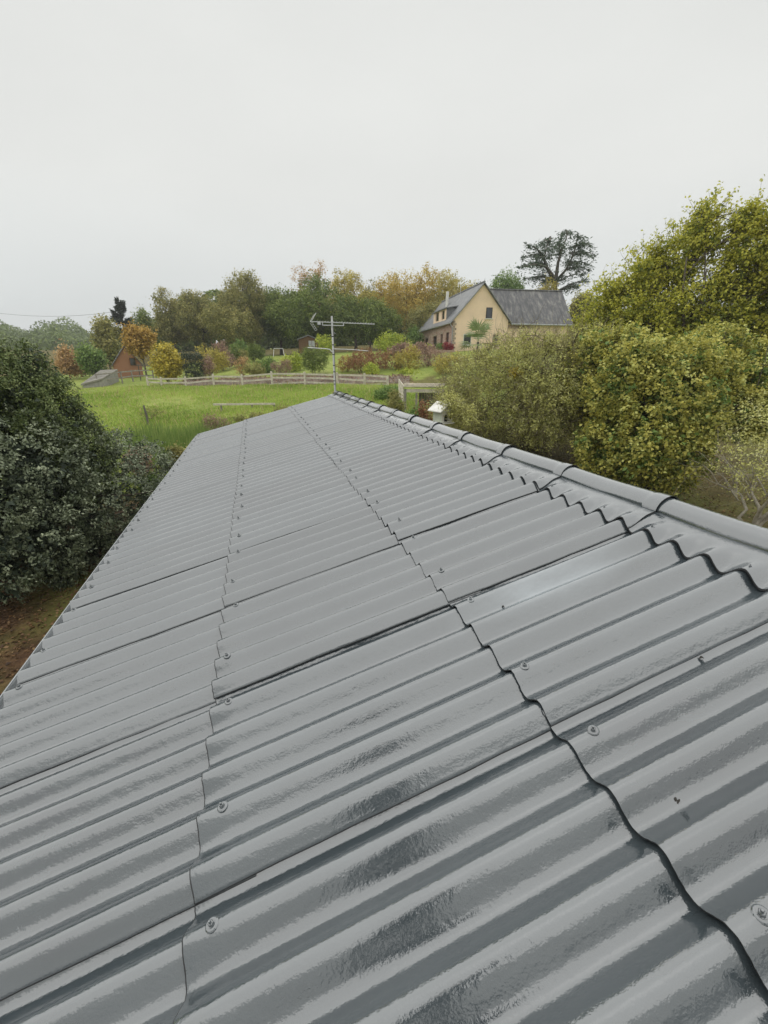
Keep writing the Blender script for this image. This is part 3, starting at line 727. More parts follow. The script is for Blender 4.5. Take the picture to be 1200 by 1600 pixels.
def right_willow():
    p = at(832, 620, 17.6); z0 = gz(p[0], p[1])
    t_ = empty('twiggy_bush', (p[0], p[1], z0), YAW * -1 - .33, 'broad olive grey twiggy bush with thinning leaves in front of the cream house', 'bush')
    H = at(850, 508, 17.6)[2] - z0
    L = [(0, 0, H * .48, 3.1, 2.3, H * .44), (-1.9, -.2, H * .42, 1.7, 1.6, H * .38), (1.6, -.1, H * .62, 1.9, 1.8, H * .36), (-.5, -.4, H * .70, 1.7, 1.5, H * .27), (-3.0, -.2, H * .27, 1.2, 1.2, H * .24), (2.6, .3, H * .5, 1.6, 1.6, H * .40), (.6, -1.5, H * .4, 1.4, 1.0, H * .33)]
    _, C_ = foliage('foliage', t_, None, L, LM('olive_grey', trans=.3), 9000, 13, .076, .18, aspect=.42, shell=.66, inner=.28, tvar=.22, droop=.3, keep=gaps(1.6, -.25))
    foliage('inner_foliage', t_, None, L, LM('olive_grey', trans=.3), 1500, 10, .10, .2, shell=.55, inner=.8, tvar=.12)
    a, o_ = lobe_points(L, 6500, .62, .35)
    e_ = a + unit(o_ + rng.normal(0, .75, a.shape) + np.array([0, 0, .1])) * rng.uniform(.25, .95, (len(a), 1))
    twigs('twigs', t_, a, e_, .0075, leaf_mat('bark_twigs', [(.13, .11, .06), (.26, .22, .13), (.46, .41, .27)]), tint=rng.random(len(a)))
    limbs(t_, .12, H * .55, C_, M_bark, split=.05, twig=.016, name='stems', maxn=80, multi=5)
    # a bough hanging forward over the bird house
    rzc = YAW * -1 - .33; cr_, sr_ = math.cos(-rzc), math.sin(-rzc)
    def loc(q): d = q - np.array([p[0], p[1], z0]); return (d[0] * cr_ - d[1] * sr_, d[0] * sr_ + d[1] * cr_, d[2])
    B_ = [(*loc(at(694, 630, 13.75)), .17, .17, .13), (*loc(at(712, 640, 14.1)), .34, .34, .34), (*loc(at(728, 652, 14.3)), .45, .45, .45), (*loc(at(705, 622, 14.0)), .25, .25, .2)]
    foliage('foliage', t_, None, B_, LM('olive_grey', trans=.3), 240, 12, .07, .13, aspect=.42, shell=.6, inner=.4, tvar=.2, droop=.4)
    a, o_ = lobe_points(B_, 160, .6, .4); twigs('twigs', t_, a, a + unit(o_ + rng.normal(0, .6, a.shape)) * .3, .006, leaf_mat('bark_twigs', []), tint=rng.random(len(a)))
    # a ball of mistletoe
    q = at(806, 583, 15.9)
    m_ = empty('mistletoe_ball', (q[0], q[1], q[2] - .2), 0, 'small bright yellow tuft of mistletoe in the olive grey twiggy bush', 'mistletoe')
    foliage('foliage', m_, None, [(0, 0, .2, .22, .22, .17)], LM('yellow'), 60, 14, .06, .07)
    limbs(m_, .012, .25, np.array([(x, y, .3) for x in (-.1, .1) for y in (-.1, .1)]), M_bark, twig=.004, name='stems', multi=2)
right_willow()
def hazel():
    p = at(1035, 660, 15.2); z0 = gz(p[0], p[1])
    t_ = empty('hazel_bush', (p[0], p[1], z0), 0, 'tall yellow green hazel bush of broad leaves beyond the ridge at the right', 'bush')
    H = at(1035, 522, 15.2)[2] - z0
    def lb(u, v, hu, hv, D=15.2):
        q = at(u, v, D); a = span(u, hu, D); return (q[0] - p[0], q[1] - p[1], q[2] - z0, a, a, at(u, v - hv, D)[2] - q[2])
    L = [lb(1030, 640, 92, 95), lb(950, 700, 52, 52, 14.6), lb(1000, 575, 62, 48), lb(1075, 570, 60, 45, 15.8), lb(1085, 655, 52, 60, 14.8), lb(1010, 700, 60, 62, 14.3), lb(925, 690, 30, 30, 14.4), lb(960, 610, 48, 50, 14.8), lb(1060, 720, 50, 50, 14.4), lb(1120, 600, 46, 50, 16.2), lb(1150, 640, 36, 50, 16.5), lb(1180, 590, 40, 60, 17), lb(930, 560, 46, 44, 16.6), lb(905, 610, 36, 50, 16.2), lb(1120, 545, 50, 40, 17.5), lb(1190, 640, 40, 50, 16.8), lb(980, 545, 50, 34, 16)]
    _, C_ = foliage('foliage', t_, None, L, LM('hazel', trans=.35), 9400, 11, .096, .175, aspect=.72, shell=.76, inner=.22, tvar=.24, keep=gaps(1.5, -.2),
                    tbias=lambda C: .10 * (C[:, 2] / H - .5) + .07 * np.sin(C[:, 0] * 1.7 + 1) * np.cos(C[:, 2] * 1.3) - .25 * (C[:, 1] < -1.6))
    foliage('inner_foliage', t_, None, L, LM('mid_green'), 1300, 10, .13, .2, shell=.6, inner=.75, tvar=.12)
    limbs(t_, .10, H * .6, C_, M_bark, split=.05, twig=.014, name='stems', maxn=90, multi=6)
hazel()
def big_tree():
    D = 25; p = at(1085, 560, D); z0 = gz(p[0], p[1])
    t_ = empty('autumn_tree', (p[0], p[1], z0), 0, 'tall yellowing broadleaf tree with sky showing through its ragged crown at the right edge', 'tree')
    H = at(1115, 300, D)[2] - z0; s_ = span(1085, 100, D)          # metres per 100 px
    def lb(u, v, hu, hv, dy=0):
        q = at(u, v, D + dy); a = span(u, hu, D); return (q[0] - p[0], q[1] - p[1], q[2] - z0, a, a, (at(u, v - hv, D)[2] - q[2]) if dy == 0 else hv / 100 * s_)
    L = [lb(1080, 500, 78, 62), lb(990, 490, 50, 48), lb(1012, 425, 34, 40), lb(1062, 400, 36, 48), lb(1100, 372, 30, 50), lb(1160, 410, 40, 55), lb(1112, 330, 15, 36), lb(1168, 350, 24, 30), lb(946, 470, 24, 34), lb(925, 505, 26, 30), lb(1150, 500, 50, 55), lb(1215, 440, 40, 80), lb(1050, 545, 60, 36), lb(1225, 350, 24, 34), lb(1270, 460, 50, 90)]
    _, C_ = foliage('crown', t_, None, L, LM('big_tree', trans=.4), 9800, 12, .128, .25, aspect=.66, shell=.68, inner=.22, tvar=.2, keep=gaps(2.6, -.15),
                    tbias=lambda C: .26 * (C[:, 2] / H - .62) + .10 * np.sin(C[:, 0] * 1.1 + .5) * np.sin(C[:, 2] * .9))
    a, o_ = lobe_points(L, 1500, .85, 0)
    e_ = a + unit(o_ + rng.normal(0, .4, a.shape) + np.array([0, 0, .5])) * rng.uniform(.3, .9, (len(a), 1))
    V, Qd = leaf_cards(np.concatenate([a + (e_ - a) * f + rng.normal(0, .06, a.shape) for f in (.35, .5, .65, .8, .95, 1.0)]), np.repeat(o_[None], 6, 0).reshape(-1, 3) + rng.normal(0, .7, (6 * len(a), 3)), .13, .66)
    mesh_np('crown', V, Qd, LM('big_tree'), t_, tint=np.clip(rng.normal(.62, .2, len(V) // 4), 0, 1).repeat(4))
    twigs('twigs', t_, a, e_, .009, M_bark)
    limbs(t_, .26, H * .72, C_, M_bark, split=.12, twig=.022, maxn=110, multi=2)
big_tree()
def bare_bush():
    p = at(1178, 800, 13.6); z0 = gz(p[0], p[1])
    t_ = empty('bare_shrub', (p[0], p[1], z0), 0, 'nearly bare shrub with pale arching branches over leaf litter at the right edge', 'shrub')
    mb = MB(); tips = []
    for i in range(6):
        an = rng.uniform(0, 6.28); h = rng.uniform(.9, 1.5)
        a = np.array([rng.normal(0, .1), rng.normal(0, .1), -.1]); b = np.array([math.cos(an) * .7, math.sin(an) * .7, h])
        mb.tube(bez(a, b, .1, 5, .05), np.linspace(.055, .022, 5), 6, False)
        for j in range(8):
            a2 = rng.normal(0, 1.2); c = b + np.array([math.cos(an + a2), math.sin(an + a2), rng.uniform(.1, 1.0)]) * rng.uniform(.5, 1.2)
            mb.tube(bez(b * rng.uniform(.6, 1), c, .15, 5, .05), np.linspace(.017, .006, 5), 4, False); tips.append(c)
    mb.build('branches', M_bark_pale, t_, smooth=True)
    T = np.array(tips); a = np.repeat(T, 11, 0) + rng.normal(0, .2, (11 * len(T), 3)); e_ = a + rng.normal(0, .38, a.shape) + np.array([0, 0, -.05])
    twigs('twigs', t_, a, e_, .0062, leaf_mat('bark_pale_twigs', [(.20, .18, .11), (.36, .32, .22), (.55, .50, .40)]), tint=rng.random(len(a)), curve=.3)
    L = [(0, 0, 2.0, 1.3, 1.3, 1.1), (.6, .4, 2.7, 1.2, 1.2, .8)]
    foliage('foliage', t_, None, L, LM('olive_grey'), 420, 8, .06, .2, tvar=.2)
bare_bush()

# ------------------------------------------------------------------ trees of the wood behind the garden
G = 'trees of the wood behind the garden'
def wood(label, *a, **kw): return tree('broadleaf_tree', label, *a, group=G, **kw)
wood('small olive tree at the left end of the wood, stepping down toward the orange tree', 278, 452, 35, 84, 'olive_brown', n=6500)
wood('olive brown tree second from the left end of the wood', 322, 440, 42, 80, 'olive_brown', n=8000)
wood('tall brown leaved tree with a ragged open top above the clipped dark hedge', 392, 402, 51, 76, 'olive_brown', n=9500, sparse=True, lump=.36, k=13)
wood('dark green tree right of the tall ragged brown tree', 440, 430, 40, 77, 'dark_green', n=8500)
wood('half bare peach coloured crown rising behind the dark green tree left of the aerial', 496, 404, 44, 92, 'peach', n=2600, sparse=True, k=12, lump=.3)
wood('big dark green tree directly behind the aerial mast', 505, 424, 59, 72, 'dark_green', n=11000, tb=lambda C: .05 * (C[:, 2] - 10) / 6)
wood('golden olive tree between the aerial and the pale gold oak', 556, 424, 44, 84, 'olive_gold', n=8500)
wood('low dark green tree under the golden canopy right of the aerial', 578, 462, 51, 70, 'dark_green', n=9500, crown_lo=.05)
wood('broad pale gold oak with light gaps left of the house chimney', 634, 404, 56, 82, 'golden', n=9500, sparse=True, k=13, lump=.34)
wood('brown olive tree right behind the white flue and roof of the house', 702, 420, 49, 86, 'olive_gold', n=8500)
wood('dusky brown lower tree between the pale gold oak and the house', 662, 468, 42, 74, 'olive_brown', n=7500, crown_lo=.06)
wood('thin bare topped tree peeping over the wood between two gold crowns', 578, 412, 30, 104, 'olive_brown', n=1300, sparse=True, k=9, lump=.28)
wood('dark undergrowth tree below the tall ragged brown tree', 372, 470, 51, 72, 'olive_brown', n=8000, crown_lo=.03)
wood('shaded dark tree low behind the brown wooden cabin', 468, 462, 47, 73, 'dark_green', n=8500, crown_lo=.03)
wood('sparse twiggy crown at the skyline just left of the house apex', 712, 414, 35, 108, 'olive_brown', n=1500, sparse=True, k=9, lump=.28)
tree('oak_tree', 'rounded green oak standing directly behind the house ridge', 781, 405, 36, 80, 'mid_green', n=9000, k=12, lump=.36)
tree('evergreen_tree', 'dark evergreen touching the tip of the cream gable', 741, 430, 20, 76, 'conifer', n=4500)
tree('small_tree', 'low russet tree at the foot of the cedar behind the slate roof', 838, 436, 24, 78, 'olive_gold', n=4500)
tree('small_tree', 'olive tree between the cedar and the yellowing tree, beyond the end of the slate roof', 897, 452, 30, 66, 'olive_brown', n=6000, crown_lo=.05)
tree('small_tree', 'green yellow tree in front of the tall autumn tree at its left foot', 925, 486, 34, 44, 'hazel', n=7000, crown_lo=.03, leaf=.2)
# cedar with tiered boughs
def cedar(u, top_v, hw, D, label, seed, tiers, trunk_lo, pal='cedar', name='cedar_tree', ragged=1.0, dens=1.0):
    p = at(u, 560, D); z0 = gz(p[0], p[1]); H = at(u, top_v, D)[2] - z0; r = span(u, hw, D)
    t_ = empty(name, (p[0], p[1], z0), 0, label, 'tree'); g_ = np.random.default_rng(seed)
    mb = MB(); tr = bez((0, 0, -.3), (0, 0, H), 0, 8, .008); mb.tube(tr, np.linspace(H * .026, .04, 8), 7)
    Ps, Ns, Ax = [], [], []
    for j in range(tiers):
        f = trunk_lo + (1.0 - trunk_lo) * (j + .5) / tiers
        env = min(1.0, .22 + 1.9 * (1 - f)) if ragged < 1.01 else 1.0
        for b_ in range(g_.integers(4, 7)):
            an = g_.uniform(0, 6.283); L = r * env * g_.uniform(.72, 1.15); z = max(.22, f - g_.uniform(.05, .16)) * H
            a = np.array([0, 0, z]); e_ = np.array([math.cos(an) * L, math.sin(an) * L, f * H + g_.uniform(-.07, .03) * H])
            pth = bez(a, e_, .10 * L + g_.uniform(0, .10) * L, 6, .02); mb.tube(pth, np.linspace(max(.06, L * .03), .025, 6), 4, False)
            m = int(210 * dens * L / r) + 16
            q = g_.uniform(.22, 1.05, m); i = np.minimum(q * 5, 4.999).astype(int); fr = q * 5 - i; pa = np.array(pth)
            c = pa[i] * (1 - fr)[:, None] + pa[np.minimum(i + 1, 5)] * fr[:, None]
            side = np.array([-math.sin(an), math.cos(an), 0]); wv_ = g_.normal(0, .26 * L * 1, m) * (1.1 - .7 * q)
            c = c + side * wv_[:, None] + np.stack([np.zeros(m), np.zeros(m), -np.abs(wv_) * .28 + g_.normal(.05, .16, m) - .25 * g_.random(m) ** 3 * 2], 1)
            Ps.append(c); Ns.append(np.array([0, 0, 1]) + g_.normal(0, .45, (m, 3))); Ax.append(np.repeat((e_ - a)[None] / L, m, 0) + side * np.sign(wv_)[:, None] * .6)
    mb.build('trunk', M_bark, t_, smooth=True)
    P = np.concatenate(Ps); V, Qd = leaf_cards(P, np.concatenate(Ns), .52 * rng.uniform(.5, 1.3, len(P)) * D / 85, .34, .1, np.concatenate(Ax))
    mesh_np('crown', V, Qd, LM(pal), t_, tint=np.clip(rng.normal(.45, .2, len(P)), 0, 1).repeat(4))
def broad_cedar():
    D = 84.0; p = at(866, 560, D); z0 = gz(p[0], p[1]); o = np.array([p[0], p[1], z0])
    t_ = empty('cedar_tree', (p[0], p[1], z0), 0, 'tall dark cedar with flat tiered boughs on the skyline behind the slate roof', 'tree')
    L = lambda u, v, dd=0.0: at(u, v, D + dd) - o
    mb = MB(); stems = [[(0, 0, -.3), L(866, 480), L(868, 440), L(872, 410), L(880, 385), L(887, 366)], [L(867, 445), L(858, 425), L(850, 402), L(857, 378)], [L(868, 440), L(884, 422), L(896, 398), L(902, 371)]]
    mb.tube(stems[0], [.6, .42, .34, .24, .14, .05], 8); mb.tube(stems[1], [.28, .2, .13, .05], 6); mb.tube(stems[2], [.28, .2, .13, .05], 6)
    hubs = [np.asarray(q, float) for st in stems for q in st[1:]] + [(np.asarray(a) + np.asarray(b)) / 2 for st in stems for a, b in zip(st[1:-1], st[2:])]
    tips = [(887, 364), (902, 369), (913, 378), (925, 386), (926, 402), (923, 420), (917, 437), (901, 444), (874, 372), (857, 376), (842, 380), (826, 385), (816, 398), (814, 416), (819, 436), (835, 432), (850, 440), (838, 400), (846, 415), (862, 392), (878, 398), (893, 388), (908, 396), (905, 415), (890, 410), (830, 412), (884, 432), (870, 384), (855, 402), (911, 428)]
    Ps, Ns, Ax = [], [], []
    for (u, v) in tips:
        for rep in range(2):
            e_ = L(u + rng.normal(0, 2.5), v + rng.normal(0, 2.0), rng.normal(0, 3.2)); low = [h for h in hubs if h[2] < e_[2] + .6] or hubs[:1]
            a = min(low, key=lambda h: np.linalg.norm((h - e_) * (1, 1, .55)))
            ln = np.linalg.norm(e_ - a); pth = bez(a, e_, .09 * ln, 6, .025); mb.tube(pth, np.linspace(max(.07, ln * .028), .025, 6), 4, False); pa = np.array(pth)
            d = unit(e_ - a); side = unit(np.cross(d, [0, 0, 1.0])); m = int(20 * ln) + 34
            q = rng.uniform(.15, 1.08, m); i = np.minimum(q * 5, 4.999).astype(int); fr = np.minimum(q * 5 - i, 1.2)[:, None]
            c = pa[i] * (1 - fr) + pa[np.minimum(i + 1, 5)] * fr; wv_ = rng.normal(0, .95, m) * (1.15 - .8 * q)
            c = c + side * wv_[:, None] + np.stack([0 * wv_, 0 * wv_, -.22 * np.abs(wv_) + rng.normal(.02, .12, m) - 1.1 * rng.random(m) ** 4], 1)
            Ps.append(c); Ns.append(np.array([0, 0, 1.0]) + rng.normal(0, .4, (m, 3))); Ax.append(np.repeat(d[None], m, 0) + side * np.sign(wv_)[:, None] * .7)
    mb.build('trunk', M_bark, t_, smooth=True); P = np.concatenate(Ps)
    V, Qd = leaf_cards(P, np.concatenate(Ns), .48 * rng.uniform(.5, 1.4, len(P)), .36, .1, np.concatenate(Ax))
    mesh_np('crown', V, Qd, LM('cedar'), t_, tint=np.clip(rng.normal(.4, .2, len(P)), 0, 1).repeat(4))
broad_cedar()
cedar(203, 464, 20, 96, 'dark ragged conifer standing above the trees at the far left of the wood', 9, 10, .25, 'conifer', 'conifer_tree', dens=.5)
tree('round_tree', 'dark green rounded tree beside the ragged conifer at the left', 236, 488, 22, 88, 'dark_green', n=5500)
tree('leafy_tree', 'dull olive tree left of the orange tree, over the brick gable', 172, 496, 27, 70, 'olive_brown', n=5500, crown_lo=.1, leaf=.3)
tree('orange_tree', 'orange autumn tree with its trunk showing right of the brick gable', 224, 504, 27, 54, 'orange', n=6500, crown_lo=.32, leaf=.24)
tree('bushy_tree', 'dark bushy tree left of the brick gable', 144, 538, 20, 60, 'mid_green', n=4500, crown_lo=.02, leaf=.26)
tree('small_tree', 'small pale orange tree by the stubble field at the far left', 103, 545, 22, 62, 'peach', n=4200, crown_lo=.05, leaf=.24)
tree('small_tree', 'small olive tree half hidden behind the pale orange tree', 122, 556, 14, 66, 'olive_brown', n=2200, crown_lo=.05, leaf=.26)

# far wood across the valley: one mass
Lf = []
g_ = np.random.default_rng(3)
for u in np.arange(-260, 260, 7.5):
    D = 255 + g_.uniform(-35, 60); vt = 508 + 9 * math.sin(u * .05) + g_.uniform(-5, 9) + (8 if u > 120 else 0)
    for vv, dd in ((vt, D + 20), (vt + g_.uniform(10, 20), D - 20)):
        p = at(u, vv, dd); z0 = gz(p[0], p[1]); h = max(6, p[2] - z0); r = g_.uniform(5, 8.5)
        Lf.append((p[0], p[1], z0 + h - r * .8, r, r, r * .85)); Lf.append((p[0], p[1], z0 + h * .42, r * .9, r * .9, h * .42))
Lf = np.array(Lf); C_, O_ = lobe_points(Lf, 52000, .8, .1)
V, Qd = leaf_cards(C_, O_ + rng.normal(0, .5, C_.shape), 1.25 * rng.uniform(.6, 1.3, len(C_)), .7)
tag(mesh_np('far_wood', V, Qd, LM('dark_green'), None, tint=np.clip(.42 + .22 * np.sin(Lf[rng.integers(0, len(Lf), len(C_)), 0] * 0) + .2 * vnoise(C_[:, 0], C_[:, 1], .09) + rng.normal(0, .12, len(C_)) - .05, 0, 1).repeat(4)),
    'hazy grey green wood across the valley at the far left', 'wood', kind='stuff')
# hedgerow filling behind the wood so the skyline does not open onto bare hillside
Lf = []
for u in np.arange(250, 1300, 9):
    D = 118 + g_.uniform(-10, 14); vt = (464 if u < 760 else 490) + g_.uniform(-10, 12) + max(0, (300 - u)) * .5
    p = at(u, vt, D); z0 = gz(p[0], p[1]); h = max(3, p[2] - z0); r = g_.uniform(2.4, 3.6); Lf += [(p[0], p[1], z0 + h - r, r, r, r), (p[0], p[1], z0 + h * .4, r, r, h * .42)]
C_, O_ = lobe_points(np.array(Lf), 52000, .85, .05)
V, Qd = leaf_cards(C_, O_ + rng.normal(0, .5, C_.shape), .95 * rng.uniform(.6, 1.3, len(C_)), .75)
tag(mesh_np('wood_depths', V, Qd, LM('dark_green'), None, tint=np.clip(rng.normal(.4, .16, len(C_)), 0, 1).repeat(4)), 'dark undergrowth deep in the wood behind the first trees', 'wood', kind='stuff')

# ------------------------------------------------------------------ garden shrubs
S = shrub
S('yellow_shrub', 'golden yellow shrub behind the left end of the rail fence', 263, 536, 26, 43, 'yellow', leaf=.20, n=3600, base_v=592, tvar=.2)
S('clipped_evergreen', 'dark clipped evergreen block standing behind the fence beside the golden shrub', 305, 551, 17, 41, 'conifer', leaf=.09, n=6500, base_v=594, boxy=True)
S('pinkish_shrub', 'thin pinkish brown shrub hugging the right side of the dark clipped block', 327, 556, 11, 41.5, 'plum', leaf=.12, n=800, base_v=592)
S('yellow_hedge_shrub', 'yellow green shrub behind the dark clipped block', 332, 541, 22, 47, 'olive_gold', leaf=.16, n=2200, base_v=580)
S('brown_hedge_shrub', 'brown beech hedge bush at the left of the lawn', 349, 543, 17, 54, 'plum', leaf=.16, n=2000, base_v=572)
S('green_hedge_shrub', 'grey green clipped bush in the hedge right of the brown one', 366, 543, 11, 56, 'dark_green', leaf=.15, n=1300, base_v=568)
S('olive_hedge_shrub', 'olive bush in the hedge above the small peach sapling', 379, 545, 12, 57, 'olive_brown', leaf=.15, n=1300, base_v=566)
S('cypress_shrub', 'dark upright cypress like bush at the right end of the lawn hedge', 397, 536, 11, 60, 'dark_green', leaf=.16, n=1600, base_v=562)
S('small_cypress', 'small dusky bush just right of the upright cypress like bush', 409, 547, 7, 61, 'dark_green', leaf=.15, n=700, base_v=562)
S('green_shrub', 'bright green loose bush behind the hedge under the tall trees', 378, 530, 12, 63, 'mid_green', leaf=.18, n=1300, base_v=556)
S('peach_sapling', 'small peach leaved sapling on the lawn behind the fence', 378, 562, 11, 44, 'peach', leaf=.13, n=600, base_v=592)
S('brown_shrub', 'round brown green shrub on the bed right of the peach sapling', 400, 566, 14, 42, 'olive_brown', leaf=.10, n=1900, base_v=592)
S('green_border_shrub', 'dark green spiky shrub right of the round brown one', 418, 560, 13, 45, 'mid_green', leaf=.14, n=1400, base_v=588)
S('lavender_shrub', 'greyish mauve twiggy shrub in the middle of the border', 441, 563, 14, 41, 'plum', leaf=.09, n=1500, base_v=590)
S('tall_grass_clump', 'yellow green feathery clump left of the dark rounded bush', 462, 555, 15, 42.5, 'lime', leaf=.13, n=1500, base_v=588)
S('rounded_evergreen', 'dark green rounded evergreen bush left of the aerial mast, behind the fence', 493, 547, 23, 38, 'dark_green', leaf=.09, n=5200, base_v=588, k=6)
S('light_shrub', 'light green small tree bush beside the brown cabin', 508, 526, 13, 60, 'lime', leaf=.2, n=1200, base_v=552)
S('willowy_shrub', 'yellow green wispy shrub just right of the aerial mast', 543, 556, 14, 38, 'olive_gold', leaf=.09, n=1100, base_v=588)
S('russet_shrub', 'russet brown shrub behind the fence, right of the wispy yellow green one', 566, 548, 26, 37, 'rust', leaf=.10, n=3000, base_v=588)
S('rusty_shrub', 'rusty brown shrub in the middle of the right border', 602, 547, 27, 38, 'rust', leaf=.10, n=3200, base_v=588)
S('yellowing_shrub', 'yellowing shrub between rusty shrubs in the right border', 636, 550, 22, 37, 'olive_gold', leaf=.10, n=2600, base_v=590)
S('brown_stemmed_shrub', 'dark brown vase shaped shrub with bare stems before the house terrace', 670, 543, 24, 38, 'plum', leaf=.09, n=3000, base_v=592)
S('coppery_shrub', 'coppery yellow shrub at the left edge of the olive grey bush', 703, 556, 22, 34, 'olive_gold', leaf=.10, n=2400, base_v=600)
S('lime_border_shrub', 'lime green low shrub at the foot of the rusty border', 580, 572, 14, 35, 'lime', leaf=.11, n=1000, base_v=590)
S('lime_shrub', 'lime green low shrub under the vase shaped brown one', 642, 578, 16, 35, 'lime', leaf=.11, n=1200, base_v=596)
S('dome_shrub', 'bright yellow green dome shaped shrub on the upper lawn left of the house', 613, 526, 21, 54, 'lime', leaf=.2, n=2600, base_v=552)
S('grey_green_shrub', 'grey green domed bush behind the bright yellow green dome', 618, 523, 17, 60, 'dark_green', leaf=.2, n=1700, base_v=546)
S('conical_shrub', 'blue green bush left of the stone facade of the house', 647, 514, 13, 66, 'mid_green', leaf=.22, n=1400, base_v=545)
S('purple_hedge_shrub', 'purplish brown hedge bush left of the terrace', 626, 540, 16, 50, 'plum', leaf=.16, n=1600, base_v=556)
S('brown_terrace_shrub', 'brown hedge bush in front of the stone facade', 656, 540, 16, 48, 'plum', leaf=.16, n=1600, base_v=558)
S('reddish_terrace_shrub', 'reddish brown low bush between the two purplish hedge bushes', 642, 547, 11, 46, 'rust', leaf=.14, n=900, base_v=562)
S('red_shrub', 'small crimson shrub by the corner of the cream gable', 700.5, 538, 7.5, 54, 'red', leaf=.12, n=1000, base_v=551)
S('box_shrub', 'small green bush against the stone facade doors', 687, 540, 6, 55.5, 'mid_green', leaf=.14, n=600, base_v=550)
S('lime_pot_shrub', 'little yellow green bush on the terrace edge', 671, 541, 6, 52, 'lime', leaf=.12, n=500, base_v=553)
S('fern_clump', 'rusty brown fern clump just beyond the ridge beside the white bird house', 664, 628, 17, 15.2, 'rust', leaf=.08, n=1600, base_v=662)
S('weed_clump', 'green weedy clump beyond the ridge, left of the plank lean to', 604, 603, 30, 24.5, 'mid_green', leaf=.09, n=3200, base_v=630)
S('bramble_clump', 'olive brown bramble clump beyond the ridge next to the plank lean to', 618, 614, 20, 19.5, 'olive_brown', leaf=.07, n=2600, base_v=645)
S('nettle_clump', 'green nettle clump in front of the plank lean to', 648, 630, 20, 16.8, 'mid_green', leaf=.07, n=2600, base_v=662)
S('hydrangea_bush', 'faded brown flower heads on a bush between the holly and the shed corner', 219, 690, 18, 15.5, 'plum', leaf=.09, n=1500, base_v=735)
S('bracken_clump', 'dull green bracken clump beside the far eave corner of the shed', 285, 690, 16, 14.6, 'olive_brown', leaf=.08, n=1600, base_v=735)
S('dry_shrub', 'brown dry weeds beyond the far roof edge, under the left end of the timber rail', 343, 648, 26, 19.5, 'plum', leaf=.06, n=1500, base_v=672)
S('dry_shrub', 'olive dry weeds beyond the middle of the far roof edge', 392, 641, 30, 20.5, 'olive_brown', leaf=.06, n=1900, base_v=660)
S('dry_shrub', 'dark brushy weeds beyond the far roof edge, nearest the aerial mast', 446, 628, 26, 20.5, 'olive_brown', leaf=.06, n=1500, base_v=650)
S('low_bramble', 'low brown bramble between holly and eave', 243, 728, 24, 12.4, 'mid_green', leaf=.06, n=2600, base_v=790)

# palm by the gable
def palm():
    p = at(746, 548, 44); z0 = gz(p[0], p[1]); H = at(746, 534, 44)[2] - z0
    t_ = empty('palm_tree', (p[0], p[1], z0), 0, 'green fan palm in front of the cream gable', 'palm')
    MB().tube([(0, 0, -.3), (.02, 0, H * .5), (0, 0, H)], [.16, .13, .12], 8).build('trunk', M_bark, t_, smooth=True)
    fm = leaf_mat('palm_leaf', [(.07, .11, .035), (.17, .24, .08), (.32, .38, .17)], trans=.2)
    for i in range(24):
        an = rng.uniform(0, 6.28); el = rng.uniform(-.5, 1.35); st = rng.uniform(.95, 1.4); c = np.array([math.cos(an) * math.cos(el), math.sin(an) * math.cos(el), math.sin(el)])
        c0 = np.array([0, 0, H]); e_ = c0 + c * st; side = np.array([-math.sin(an), math.cos(an), 0]); up_ = np.cross(c, side)
        V, Qd = [], []
        for j in range(11):
            a = (j / 10 - .5) * 2.9; d = c * math.cos(a) + side * math.sin(a); L = rng.uniform(1.15, 1.45) * (1 - .25 * abs(a) / 1.7)
            tip = e_ + d * L + np.array([0, 0, -.16 * L]); s2 = np.cross(d, up_) * .06; m_ = e_ + d * L * .45
            k = len(V); V += [e_, m_ + s2 + up_ * .01, tip, m_ - s2 + up_ * .01]; Qd.append((k, k + 1, k + 2, k + 3))
        V.append(c0); V += [c0 + side * .02, e_ + side * .015, e_ - side * .015]; k = len(V) - 4; Qd.append((k, k + 1, k + 2, k + 3))
        mesh_np('palm_frond', np.array(V), np.array(Qd), fm, t_, tint=np.full(len(V), rng.uniform(.2, .9)))
palm()

